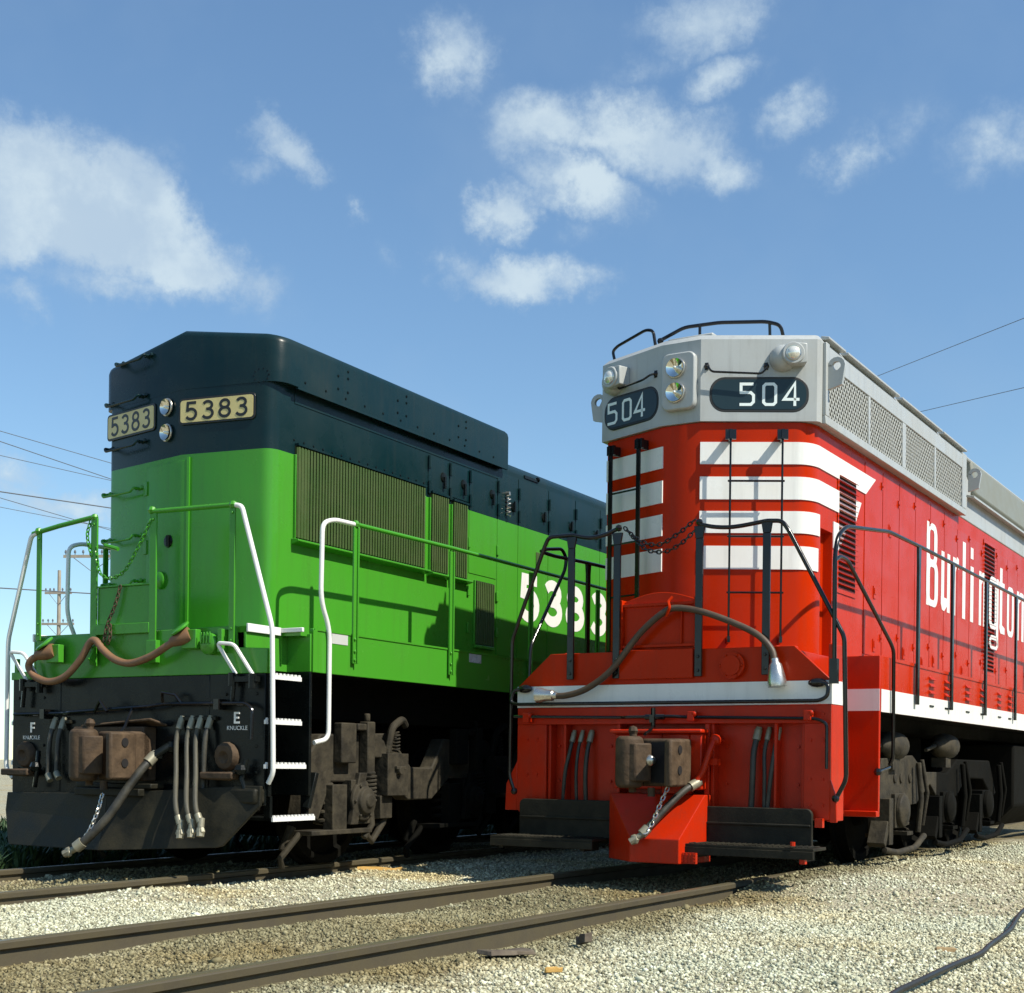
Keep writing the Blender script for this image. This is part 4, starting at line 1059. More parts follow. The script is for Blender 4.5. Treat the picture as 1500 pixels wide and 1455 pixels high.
for sg in (1, -1):
    for s_ in (2.62, 4.35, 6.08):  # parts behind the first axle coloured near-black to stand for shade
        jb = MB(); jb.box(*sorted((sg * .95, sg * 1.20)), s_ - .17, s_ + .17, .34, .66); jb.lathe((sg * 1.2, s_, .5), (sg, 0, 0), [(0, .16), (.04, .155), (.06, .12), (.07, .04), (.075, .01)], 20)
        for q in range(6): jb.ball((sg * 1.235, s_ + .13 * math.cos(q * 1.047), .5 + .13 * math.sin(q * 1.047)), .017, 6)
        jb.build('journal_box', 'truck' if s_ < 3 else 'under', truck, bevel=.012)
        sb = MB()
        for ds in (-.33, .33): spring(sb, sg * 1.10, s_ + ds, .30, .58, .075, .017, 4); sb.box(*sorted((sg * 1.0, sg * 1.2)), s_ + ds - .1, s_ + ds + .1, .26, .295)
        sb.build('coil_spring', 'truck' if s_ < 3 else 'under', truck)
        hb = MB()
        hb.tube([(sg * 1.22, s_ + .52, .95), (sg * 1.24, s_ + .56, .6), (sg * 1.22, s_ + .52, .28)], .028, 8); hb.tube([(sg * 1.22, s_ + .64, .98), (sg * 1.26, s_ + .70, .66), (sg * 1.22, s_ + .68, .34)], .022, 8); hb.tube([(sg * 1.23, s_ - .6, .16), (sg * 1.24, s_ - .25, .12), (sg * 1.24, s_ + .35, .14), (sg * 1.22, s_ + .75, .24)], .03, 8, fillet=.1)
        hb.box(*sorted((sg * 1.05, sg * 1.25)), s_ - .52, s_ - .40, .2, .62); hb.obox((sg * 1.16, s_ - .56, .3), (.08, 0, 0), (0, .06, .10), (0, -.03, .02))
        hb.build('brake_rigging', 'truck' if s_ < 3 else 'under', truck, bevel=.006)
    for s_, l, z in ((2.15, .62, 1.10), (4.05, .62, 1.13)):
        cb = MB(); cb.lathe((sg * 1.14, s_, z), (0, 1, 0), [(0, .03), (.02, .05), (.12, .07), (.2, .12), (.34, .135), (.5, .13), (l - .05, .10), (l, .05)], 20)
        cb.tube([(sg * 1.14, s_ - .35, z - .05), (sg * 1.14, s_, z)], .02, 8); cb.box(*sorted((sg * 1.05, sg * 1.2)), s_ + .2, s_ + .4, z - .22, z - .12)
        cb.build('brake_cylinder', 'truck', truck)

# ------------------------------------------------------------------ green locomotive
GL = root('green_locomotive', 'green locomotive numbered 5383 with a black upper hood and white stanchions', 'locomotive', (O_G.x, O_G.y, 0), -rad(29.6))
VLp = Plane((-1.06, .68), (.10, .44)); VRp = Plane((.10, .44), (.86, .555)); HSp = Plane((.95, 0), (.95, 1)); GSp = Plane((1.4, 0), (1.4, 1))
RG = corner_arc((.845, .5535), (.942, .566), (.95, .675), 7)
LG = corner_arc((-.95, .80), (-.985, .665), (-.90, .647), 5)
g_fp = [(-.95, SEND)] + LG + [(.10, .44)] + RG + [(.95, SEND)]
BND = 3.425
mb = MB(); mb.plan(g_fp, 1.93, BND); gh_low = mb.build('hood', 'green', GL)
mb = MB(); mb.plan(g_fp, BND, 3.965)
arch = [(-.95, 3.965), (.95, 3.965), (.95, 3.99), (.91, 4.05), (.82, 4.085), (.4, 4.13), (-.4, 4.13), (-.82, 4.085), (-.91, 4.05), (-.95, 3.99)]
mb.ext([(p[0], 4.285, p[1] + .0004) for p in arch], (0, SEND - 4.285, 0))
up = mb.build('upper_hood', 'dark', GL)
# radiator wing with an arched roof
wf = [(-1.02, 4.28), (-1.02, .80)] + corner_arc((-1.02, .76), (-1.03, .672), (-.93, .652), 5) + [(.10, .438)] + corner_arc((.88, .555), (1.005, .575), (1.02, .70), 7) + [(1.02, 4.28)]
n = len(wf)
def zroof(t): return 4.468 - .035 * abs(t) ** 1.2 - .115 * max(0, abs(t) - .15) ** 1.5
rings = []
for k, (ins, dz) in enumerate(((0, 3.9652), (0, -.055), (.012, -.022), (.045, 0.0))):
    ring = []
    for (x, y) in wf:
        d = Vector((x, y)); c = Vector((.0, 2.5)); q = d + (c - d).normalized() * ins
        ring.append((q.x, q.y, dz if k == 0 else zroof(x) + dz))
    rings.append(ring)
v = [p for r_ in rings for p in r_]
f = []
for k in range(3):
    for j in range(n): j2 = (j + 1) % n; f.append((k * n + j, k * n + j2, (k + 1) * n + j2, (k + 1) * n + j))
mb = MB(); mb.add(v, f); o_ = len(mb.v)
# roof skin strips between left and right edges
sk = []
ys = [rings[3][j] for j in range(n)]
for j in range(n // 2):
    a, b = j, j + 1
    c_, d_ = n - 1 - j, n - 2 - j
    if b >= d_: break
    mb.f.append([3 * n + a, 3 * n + c_, 3 * n + d_, 3 * n + b]); mb.mi.append(0)
mb.f.append(list(range(n))); mb.mi.append(0)
wing = mb.build('radiator_wing', 'dark', up, angle=50)
mb = MB(); mb.plan([(1.0, .80), (1.028, .80), (1.028, 4.27), (1.0, 4.27)], 3.945, 3.9648); mb.build('drip_edge', 'dark', wing)
# side seam under the wing, rivets on the wing
mb = MB(); mb.box(.95, .955, .85, 4.25, 3.845, 3.964); mb.build('seam_strip', 'dark', up, bevel=.003)
mb = MB()
for s_ in np.arange(.9, 4.25, .28): mb.ball((1.021, s_, 4.02), .011, 6)
for s0 in (1.35, 2.25, 3.3):
    for ds, dz in ((0, 0), (.14, .0), (0, .11), (.14, .12), (.14, .18)): mb.ball((1.021, s0 + ds, 4.08 + dz), .012, 6)
mb.build('wing_bolts', 'black', wing)
mb = MB()
for s_ in np.arange(.85, 2.85, .13): mb.ball((.951, s_, 3.545), .010, 6)
for q in range(10): mb.ball(VRp.at(.755 + .07 * math.cos(q * .628), 4.02 + .055 * math.sin(q * .628), .0), .008, 6)
mb.build('hood_bolts', 'black', up)
# radiator screens
for (a, b, z0, z1, pitch) in ((.86, 2.80, 2.73, 3.50, .041), (2.90, 3.20, 2.72, 3.47, .038), (3.29, 3.57, 2.72, 3.46, .038), (3.74, 4.10, 2.09, 2.74, .036)):
    mb = MB(); mb.box(.9505, .962, a, b, z0, z1); mb.cur = 1
    y = a + .012
    while y < b - .012:
        mb.box(.962, .984, y, y + pitch * .62, z0 + .01, z1 - .01); y += pitch
    if b - a > 1: mb.box(.962, .979, a, a + .14, z0 + .012, z1 - .012)
    scn = mb.build('radiator_screen', ['screenback', 'screen'], gh_low, smooth=False)
    mb = MB()
    mb.box(.9505, .975, a - .012, a, z0 - .0005, min(z1, BND)); mb.box(.9505, .975, b, b + .012, z0 - .0005, min(z1, BND))
    if z1 > 3: mb.ext([(.9505, a - .035, z0 - .05), (1.03, a - .035, z0 - .028), (1.03, a - .035, z0 - .012), (.985, a - .035, z0 - .001), (.9505, a - .035, z0 - .001)], (0, b - a + .065, 0))
    else: mb.box(.9505, .99, a, b, z0 - .03, z0)
    mb.build('screen_frame', 'green', scn, bevel=.004)
    if z1 > 3:
        mb = MB(); mb.box(.9505, .993, a, b, z1, z1 + .018); mb.build('screen_hood', 'dark', scn)
# hood doors
ed = [2.865, 3.245, 3.62, 4.18, 4.62, 5.30, 5.95, 6.6, 7.25, 7.9, 8.55, 9.2, 9.85, 10.5, 11.2]
for i in range(len(ed) - 1):
    a, b = ed[i] + .009, ed[i + 1] - .009
    if b > 4.2 or i > 1:
        mb = MB()
        zb = 2.80 if i == 2 else 2.02
        if i != 2: mb.box(.95, .956, a, b, zb, BND)
        else: mb.box(.95, .956, a, b, 2.80, BND)
        d = mb.build('hood_door', 'green', gh_low, bevel=.002)
    mb = MB(); mb.box(.95, .956, a, b, BND if i > 1 else 3.50, 3.83 if b < 4.3 else 3.92)
    d = mb.build('hood_door', 'dark', up, bevel=.002)
    lb = MB(); lb.lathe(((.956), b - .10, 3.66 if b < 4.5 else 3.60), (1, 0, 0), [(0, .05), (.012, .045), (.014, .01)], 12); lb.box(.968, .985, b - .115, b - .085, 3.55, 3.66)
    lb.build('door_latch', 'black', d)
    hb = MB()
    for z in (3.52, 3.76): hb.box(.956, .968, a + .005, a + .04, z - .05, z + .05); hb.cyl((.97, a + .0, z - .06), (.97, a + .0, z + .06), .012, 8)
    hb.build('door_hinge', 'dark', d)
mb = MB()
for z in (3.10, 2.62, 2.25): mb.box(.956, .972, 4.165, 4.205, z - .05, z + .05); mb.box(.956, .972, 3.60, 3.635, z - .05, z + .05)
mb.build('door_hinge', 'green', gh_low, bevel=.003)
mb = MB(); mb.box(.95, .953, .78, 4.18, 1.955, 1.965); mb.build('hood_foot', 'green', gh_low)
mb = MB(); spring(mb, .985, 4.36, 3.48, 3.70, .022, .007, 5); mb.cyl((.95, 4.36, 3.72), (1.0, 4.36, 3.72), .02, 8); mb.build('latch_spring', 'steel', up)
mb = MB(); mb.box(.958, .966, 5.02, 5.10, 3.02, 3.2); mb.build('latch_plate', 'screen', gh_low, bevel=.003)
for s_, w in ((4.75, .30), (5.0, .05)):
    mb = MB(); mb.box(.92, .962, s_, s_ + w, 3.955, 3.985); mb.ball((.95, s_ + w, 3.99), .03, 8); mb.build('roof_lug', 'black', up)
mb = MB(); round_digits(mb, HSp, '5383', (4.65, 5.19, 5.73, 6.35), .48, 2.42, 2.94, .118, .0062, .0085); mb.build('side_number', 'white', gh_low, smooth=False)
# end: door, number boards, lights, grab irons
fz = [VLp.at(.705, 0)[:2], (.10, .44), VRp.at(.075, 0)[:2]]
mb = MB(); mb.wall(fz, 1.97, 3.375, .010)
nd = mb.build('nose_door', 'green', gh_low, bevel=.002)
mb = MB(); mb.lathe(VLp.at(1.03, 2.72, .010), VLp.nv(), [(0, .055), (.014, .05), (.016, .02)], 16); mb.obox(VLp.at(1.05, 2.72, .035), (.012, 0, 0), (0, .008, 0), (0, 0, .045)); mb.build('door_handle', 'black', nd)
mb = MB()
for z in (3.2, 2.7, 2.2): mb.ext([VLp.at(.67, z - .06, .0), VLp.at(.72, z - .06, .0), VLp.at(.72, z + .06, .0), VLp.at(.67, z + .06, .0)], VLp.nv(.022))
mb.build('door_hinge', 'green', nd, bevel=.003)
mb = MB(); mb.ext([VRp.at(.062, 1.97, .0), VRp.at(.085, 1.97, .0), VRp.at(.085, 3.40, .0), VRp.at(.062, 3.40, .0)], VRp.nv(.016)); mb.build('door_stop', 'green', nd)
mb = MB(); mb.lathe(VLp.at(.93, 2.40, .01), VLp.nv(), [(0, .075), (.03, .075), (.04, .06)], 20); mb.build('sand_filler_cap', 'green', gh_low)
for pl, a0, a1, z0, z1, tl in ((VRp, -.005, .69, 3.685, 3.868, 0), (VLp, .11, .80, 3.705, 3.90, 0)):
    mb = MB(); mb.ext([pl.at(p[0], p[1], .002) for p in rrect(a0 - .018, a1 + .018, z0 - .018, z1 + .018, .035)], pl.nv(.012)); g = mb.build('number_board', 'digitblack', up, bevel=.003)
    mb = MB(); mb.ext([pl.at(p[0], p[1], .0142) for p in rrect(a0, a1, z0, z1, .025)], pl.nv(.003)); mb.build('number_glass', 'cream', g)
    w = .125; x0 = a0 + .045
    mb = MB(); round_digits(mb, pl, '5383', [x0 + (a1 - a0 - .09 - w) * i / 3 for i in range(4)], w, z0 + .012, z1 - .012, .024, .0174, .019); mb.build('numerals', 'digitblack', g, smooth=False)
for z in (3.845, 3.632): lamp(up, VLp, 1.0, z, .066, .012)
def grab(par, pl, a0, a1, z, m, name='grab_iron', tilt=0.0):
    mb = MB(); mb.tube([pl.at(a0, z, 0), pl.at(a0, z, .075), pl.at(a0 + .03, z - .035, .085), pl.at(a1 - .03, z - .035 + tilt, .085), pl.at(a1, z + tilt, .075), pl.at(a1, z + tilt, 0)], .0105, 8, fillet=.02)
    for a, t in ((a0, 0), (a1, tilt)):
        mb.tube([pl.at(a - .05, z + t + .005, .012), pl.at(a + .05, z + t + .005, .012)], .012, 6); mb.ball(pl.at(a - .045, z + t + .005, .02), .018, 6); mb.ball(pl.at(a + .045, z + t + .005, .02), .018, 6)
    return mb.build(name, m, par)
for z in (3.215, 2.81, 2.42): grab(gh_low, VLp, .12, .60, z, 'green')
for z in (4.0, 3.61): grab(up, VLp, .15, .64, z, 'dark')
grab(up, VLp, .30, .72, 4.33, 'dark')
mb = MB(); mb.lathe((-.02, 1.15, 4.47), (0, 0, 1), [(0, .03), (.03, .03), (.035, .07), (.06, .08), (.07, .03)], 12); mb.tube([(-.10, 1.1, 4.535), (.12, 1.05, 4.54)], .02, 8); mb.build('roof_horn', 'steel', up)
# platform, sill, side skirt
mb = MB(); mb.plan([(-1.36, SEND), (-1.36, .55), (-1.13, .55), (-1.13, .05), (1.165, .05), (1.165, .45), (1.36, .45), (1.36, SEND)], 1.88, 1.928); mb.build('walkway_deck', 'green', GL)
mb = MB()
mb.ext([(-1.40, 0, 1.556), (1.40, 0, 1.556), (1.40, 0, 1.745), (1.10, 0, 1.76), (1.08, 0, 1.928), (-1.10, 0, 1.905), (-1.10, 0, 1.63), (-1.40, 0, 1.62)], (0, .03, 0))
mb.build('end_sill', 'green', GL, bevel=.005)
for sg in (1, -1):
    mb = MB(); mb.box(*sorted((sg * 1.362, sg * 1.40)), .56, SEND, 1.597, 1.945); sk_ = mb.build('side_skirt', 'green', GL, bevel=.004)
    mb = MB(); mb.box(*sorted((sg * 1.4, sg * 1.408)), .57, SEND, 1.930, 1.9452); mb.box(*sorted((sg * 1.4, sg * 1.412)), .545, .60, 1.60, 1.93); mb.build('skirt_lip', 'green', sk_)
    if sg > 0:
        for s_ in (.80, 2.93, 5.2):
            mb = MB(); mb.box(1.4, 1.4035, s_, s_ + .215, 1.845, 1.925); mb.build('reflector_label', 'greenglass', sk_)
    mb = MB(); mb.box(*sorted((sg * 1.165, sg * 1.185)), .032, .43, 1.88, 1.945); mb.box(*sorted((sg * 1.186, sg * 1.40)), .42, .445, 1.905, 1.94); mb.build('platform_edge', 'white', GL, bevel=.004)
    # step well
    mb = MB(); mb.box(*sorted((sg * 1.36, sg * 1.40)), .031, .06, 1.556, 1.74); mb.box(*sorted((sg * .80, sg * 1.395)), .53, .56, 1.60, 1.90); mb.box(*sorted((sg * 1.14, sg * 1.164)), .031, .5299, 1.60, 1.8795)
    mb.build('step_well', 'green', GL, bevel=.004)
    mb = MB(); mb.box(*sorted((sg * .80, sg * 1.395)), .53, .56, .62, 1.5995); mb.box(*sorted((sg * 1.37, sg * 1.40)), .031, .07, .62, 1.5555); mb.box(*sorted((sg * .80, sg * .83)), .0, .5295, .62, 1.55)
    mb.obox((sg * 1.36, .60, .66), (.03, 0, 0), (0, .05, .14), (0, .02, -.005))
    sw_ = mb.build('step_side', 'black', GL, bevel=.004)
    for z, a, b in ((1.545, .06, .43), (1.20, .0, .44), (.862, .0, .50), (.455, .10, .62)):
        mb = MB(); mb.box(*sorted((sg * .86, sg * 1.375)), a, b, z - .025, z - .002); st_ = mb.build('step', 'black', sw_)
        mb = MB(); mb.box(*sorted((sg * 1.376, sg * 1.392)), a, b, z - .03, z + .002)
        k = int((b - a) / .042)
        for i in range(k):
            y = a + (b - a) * (i + .5) / k; mb.ext([(sg * 1.376, y - .013, z + .0022), (sg * 1.376, y + .013, z + .0022), (sg * 1.376, y + .007, z + .018), (sg * 1.376, y - .007, z + .018)], (sg * .016, 0, 0))
        mb.build('step_edge', 'white', st_)
    mb = MB(); mb.box(*sorted((sg * 1.3, sg * 1.36)), .55, .58, .43, .62); mb.box(*sorted((sg * 1.3, sg * 1.36)), .10, .13, .43, .62); mb.build('step_hanger', 'black', sw_)
# handrails
def gpost(t, s_, z0, z1, w=.026, m='green'):
    mb = MB(); mb.box(t - w, t + w, s_ - .010, s_ + .006, z0, z1); mb.box(t - w, t - w + .008, s_ + .0062, s_ + .04, z0, z1)
    for z in (z0 + .05, z0 + .14, z1 - .05): mb.cyl((t, s_ - .01, z), (t, s_ - .02, z), .012, 6)
    return mb.build('handrail_post', m, GL, bevel=.003)
gpost(-1.04, -.03, 1.88, 2.785); gpost(-.395, -.03, 1.66, 2.86, .036); gpost(.255, -.03, 1.66, 2.85, .036); gpost(1.075, -.03, 1.76, 2.84)
mb = MB(); mb.tube([(-1.12, -.03, 2.785), (-.80, -.03, 2.83), (-.42, -.03, 2.87)], .020, 10); mb.ball((-1.05, -.03, 2.80), .035, 8); mb.ball((-.40, -.03, 2.87), .03, 8); mb.build('handrail', 'green', GL)
mb = MB(); mb.tube([(.22, -.03, 2.865), (1.09, -.03, 2.85)], .020, 10); mb.ball((.235, -.03, 2.875), .035, 8); mb.ball((1.075, -.03, 2.85), .035, 8); mb.build('handrail', 'green', GL)
mb = MB(); mb.tube([(1.08, -.03, 2.85), (1.16, -.03, 2.835), (1.445, .0, 1.90), (1.455, .02, .80), (1.40, .03, .72)], .0195, 10, fillet=.06); mb.build('white_stanchion', 'white', GL)
mb = MB(); mb.tube([(-1.06, -.03, 2.79), (-1.14, -.03, 2.77), (-1.445, .0, 1.90), (-1.475, .02, .80), (-1.40, .03, .72)], .0195, 10, fillet=.06); mb.build('white_stanchion', 'white', GL)
for sg in (1, -1):
    t = sg * 1.42
    mb = MB(); mb.tube([(t, 1.07, 2.845), (t, .78, 2.84), (t, .635, 2.79), (t, .625, 2.17), (t, .745, 1.95), (t, .745, 1.07), (sg * 1.40, .585, 1.04)], .0195, 10, fillet=.11); mb.build('white_stanchion', 'white', GL)
    mb = MB(); mb.tube([(t, 1.06, 2.848), (t, 2.55, 2.865), (t, SEND, 2.855)], .0185, 10); mb.ball((t, 1.08, 2.85), .034, 8); mb.build('handrail', 'green', GL)
    for s_ in (1.08, 2.565, 4.07, 5.6, 7.1, 8.6, 10.1, 11.6):
        mb = MB(); mb.box(*sorted((sg * 1.412, sg * 1.43)), s_ - .028, s_ + .028, 1.70, 2.83); mb.box(*sorted((sg * 1.4302, sg * 1.445)), s_ + .010, s_ + .028, 1.70, 2.83)
        for z in (1.73, 1.80, 1.9): mb.cyl((sg * 1.43, s_ - .01, z), (sg * 1.442, s_ - .01, z), .013, 6)
        mb.build('handrail_post', 'green', GL, bevel=.003)
# second white pipe on the far side
mb = MB(); mb.tube([(-.47, .3, 2.66), (-.62, .3, 2.70)], .018, 8); mb.build('handrail', 'green', GL)
# walkover plate between posts
mb = MB(); mb.box(-.365, .225, -.02, .0, 1.985, 2.285); mb.box(-.365, .225, -.035, .015, 2.2855, 2.30)
mb.build('walkover_plate', 'green', GL, bevel=.003)
mb = MB(); mb.box(-.365, .225, -.045, -.003, 1.90, 1.984); mb.build('walkover_hinge', 'green', GL, bevel=.004)
mb = MB(); mb.ext([(-.37, -.028, 1.86), (-.37, -.12, 1.70), (-.37, -.028, 1.64)], (.02, 0, 0)); mb.box(.20, .31, -.05, -.0, 1.66, 1.84); mb.build('post_bracket', 'green', GL, bevel=.004)
mb = MB(); chain(mb, [(-.37, -.04, 2.62), (-.32, -.05, 2.42), (-.2, -.05, 2.355), (-.05, -.05, 2.40), (.08, -.05, 2.55), (.235, -.04, 2.80)], .045, .0055); mb.build('safety_chain', 'green', GL)
mb = MB(); chain(mb, [(-.08, -.05, 2.29), (-.13, -.06, 2.13), (-.20, -.07, 1.98), (-.24, -.07, 1.84)], .045, .0055); chain(mb, [(-.18, -.06, 1.98), (-.17, -.07, 1.88), (-.2, -.07, 1.82)], .045, .0055); mb.build('cable_chain', 'rust', GL)
mb = MB(); chain(mb, [(-.44, -.03, 2.85), (-.46, -.05, 2.72), (-.42, -.04, 2.55)], .045, .0055); mb.build('safety_chain', 'green', GL)
# jumper cable and sockets
hose(GL, [(-.90, -.10, 1.755), (-1.0, -.13, 1.715), (-1.04, -.13, 1.65), (-.97, -.12, 1.57), (-.80, -.12, 1.525), (-.62, -.12, 1.565), (-.47, -.10, 1.70), (-.38, -.09, 1.83), (-.31, -.09, 1.85), (-.22, -.09, 1.77), (-.08, -.10, 1.69), (.10, -.11, 1.655), (.32, -.12, 1.70), (.50, -.12, 1.78), (.58, -.11, 1.82)], .030, 'tanhose', 'jumper_cable', fit=False)
for (x, z, d) in ((-.90, 1.76, (-.9, -.35, -.25)), (.60, 1.83, (-.85, -.35, -.4))):
    mb = MB(); dv = Vector(d).normalized(); p = Vector((x, -.10, z)); mb.lathe(p - dv * .10, dv, [(0, .062), (.02, .066), (.09, .056), (.15, .042), (.17, .034)], 14); mb.build('cable_plug', 'tanhose', GL)
    mb = MB(); mb.obox((x + .09, -.06, z + .0), (.075, 0, 0), (0, .03, 0), (0, 0, .075)); mb.lathe((x + .02, -.10, z + .075), (-.35, -.55, .75), [(0, .085), (.02, .085), (.025, .06)], 18); mb.build('cable_socket', 'green', GL, bevel=.006)
mb = MB(); mb.lathe((.86, -.001, 1.79), (0, -1, 0), [(0, .085), (.06, .085), (.075, .06)], 18)
for i in range(4): mb.box(.80 + i * .03, .815 + i * .03, -.085, -.076, 1.79, 1.88)
mb.box(.965, 1.01, -.07, 0, 1.72, 1.90); mb.build('spare_socket', 'green', GL, bevel=.004)
# short white grabs
for sg in (1, -1):
    x = 1.0 if sg > 0 else -1.30
    mb = MB(); mb.tube([(x + .12, -.03, 1.55), (x - .02, -.09, 1.79), (x + .15, -.09, 1.775), (x + .29, -.03, 1.54)], .015, 8, fillet=.04); mb.build('white_grab', 'white', GL)
    mb = MB(); mb.box(x + .05, x + .34, -.06, .0, 1.49, 1.53); mb.cyl((x + .1, -.05, 1.46), (x + .1, -.05, 1.56), .03, 8); mb.cyl((x + .3, -.05, 1.44), (x + .3, -.05, 1.55), .03, 8); mb.tube([(x + .12, -.05, 1.5), (x + .10, -.05, 1.32)], .018, 8); mb.build('grab_bracket', 'black', GL)
# black pilot sheet, letters, plow
mb = MB(); mb.box(-1.38, 1.38, .005, .035, .55, 1.5555)
pg = mb.build('pilot', 'black', GL, bevel=.004)
mb = MB()
stroke(mb, FAp, [(1.135, 1.255), (1.09, 1.255), (1.09, 1.182), (1.137, 1.182)], .016, -.006, .003); stroke(mb, FAp, [(1.09, 1.219), (1.128, 1.219)], .014, -.006, .0036)
mb.build('letter_mark', 'white', pg, smooth=False)
mb = MB()
stroke(mb, FAp, [(-1.105, 1.185), (-1.15, 1.185), (-1.15, 1.108)], .016, -.006, .003); stroke(mb, FAp, [(-1.15, 1.148), (-1.112, 1.148)], .014, -.006, .0036)
mb.build('letter_mark', 'white', pg, smooth=False)
text_mesh('KNUCKLE', .046, FAp, 1.11, 1.125, -.0035, 'lettering', 'white', pg); text_mesh('KNUCKLE', .046, FAp, -1.15, 1.05, -.0035, 'lettering', 'white', pg)
mb = MB()
for x in (-1.3, -1.0, 1.0, 1.3):
    for z in (.8, 1.0, 1.4): mb.ball((x, .004, z), .014, 6)
mb.build('rivets', 'black', pg)
mb = MB()
C0, L0, R0 = (0, -.24), (-1.36, -.06), (1.40, -.06)
def blade(P, Q, pts):
    a = Vector((P[0], P[1])); b = Vector((Q[0], Q[1]))
    poly = []
    for t, z in pts: q = a + (b - a) * t; poly.append((q.x, q.y - .10 * (1 - (z - .15) / .55) ** 2, z))
    mb.ext(poly, (0, .03, 0))
blade(L0, C0, [(.0, .60), (.0, .45), (.10, .18), (.12, .165), (1, .17), (1, .40), (1, .62)]); blade(C0, R0, [(0, .62), (0, .4), (0, .17), (.76, .225), (.8, .24), (1, .55), (1, .70), (.9, .70)])
mb.build('pilot_plow', 'plow', GL, bevel=.006, smooth=False)
mb = MB(); mb.box(-.35, .35, -.26, -.02, .60, .66); mb.box(-.4, .42, -.20, -.05, .6605, .70); mb.build('plow_shelf', 'plow', GL, bevel=.008)
mb = MB(); mb.box(-.50, .28, -.14, .004, .72, 1.15); mb.ext([(-.55, -.02, 1.151), (.42, -.02, 1.151), (.36, -.16, 1.20), (-.30, -.16, 1.151)], (0, .01, .02)); mb.build('coupler_pocket', 'rust', GL, bevel=.012)
coupler(GL, .06, -.36, .92, 'rust')
mb = MB(); mb.tube([(-1.30, -.05, 1.26), (-.70, -.06, 1.265), (-.60, -.10, 1.27), (.30, -.10, 1.31), (.42, -.06, 1.33), (1.25, -.06, 1.325), (1.32, -.07, 1.28), (1.32, -.08, 1.05)], .015, 8, fillet=.05); mb.build('uncoupling_lever', 'blackrod', GL)
mb = MB(); mb.tube([(-.30, -.10, 1.27), (-.2, -.14, 1.36), (-.1, -.16, 1.27)], .014, 6); mb.tube([(.4, -.06, 1.33), (.45, -.12, 1.42), (.55, -.08, 1.40), (.6, -.06, 1.33)], .014, 6); mb.box(.95, 1.0, -.09, 0, 1.28, 1.36); mb.box(-.95, -.9, -.09, 0, 1.22, 1.30); mb.tube([(.12, -.1, 1.30), (.14, -.2, 1.15), (.10, -.3, 1.0)], .012, 6); mb.build('lever_bracket', 'blackrod', GL)
for x, m_, z1 in ((.565, 'palehose', .42), (.675, 'palehose', .43), (.765, 'palehose', .44), (.86, 'rubber', .50), (-.84, 'rubber', .72), (-.74, 'rubber', .74)):
    hose(GL, [(x, -.03, 1.18), (x - .005, -.07, 1.05), (x + .07 if z1 < .46 else x - .01, -.15 if z1 < .46 else -.08, .8), (x + .20, -.29, .55) if z1 < .46 else (x, -.09, (.8 + z1) / 2), (x + .26 if z1 < .46 else x + .03, -.31 if z1 < .46 else -.10, z1)], .020, m_, gl=(.1, -.2, -1) if z1 < .46 else None)
mb = MB(); mb.box(.52, .92, -.03, .004, 1.20, 1.23); mb.box(-.9, -.66, -.03, .004, 1.18, 1.21); mb.build('hose_bracket', 'plow', GL, bevel=.004)
mb = MB(); mb.tube([(.52, .0, 1.0), (.48, -.08, .99), (.43, -.13, .94), (.38, -.17, .89)], .035, 10); mb.ball((.50, -.05, .99), .055, 8); mb.ball((.42, -.12, .93), .045, 8); mb.build('brake_pipe', 'black', GL)
hose(GL, [(.39, -.16, .90), (.36, -.24, .81), (.30, -.33, .66), (.22, -.43, .46), (.12, -.51, .31), (.02, -.56, .215)], .034, 'rubber', gl=(-.8, -.3, -.4))
mb = MB(); chain(mb, [(.13, -.42, .62), (.12, -.46, .48), (.09, -.51, .34), (.05, -.55, .25)], .05, .006); mb.build('hose_chain', 'steel', GL)
for sg in (1, -1):
    x = 1.02 if sg > 0 else -1.20
    mb = MB(); mb.lathe((x, .004, .92), (0, -1, -.1), [(0, .115), (.03, .11), (.05, .09), (.055, .05), (.03, .02)], 14); mb.build('poling_pocket', 'rust', GL)
    mb = MB(); mb.box(x - .16, x + .16, -.14, .0, .745, .80); mb.lathe((x - .12, -.1, .77), (1, 0, 0), [(0, .03), (.25, .035)], 10); mb.build('pilot_shelf', 'rust', GL, bevel=.012)
mb = MB(); mb.tube([(1.25, -.05, .9), (1.22, -.07, .75), (1.28, -.07, .62)], .02, 8); mb.ball((1.22, -.08, .82), .05, 8); mb.ball((-1.0, -.08, .82), .05, 8); mb.tube([(-1.0, -.05, .95), (-.98, -.08, .8), (-1.02, -.07, .65)], .02, 8); mb.build('pilot_valve', 'black', GL)
mb = MB(); mb.box(.95, 1.38, -.10, .03, .56, .68); mb.build('pilot_corner', 'plow', GL, bevel=.02)
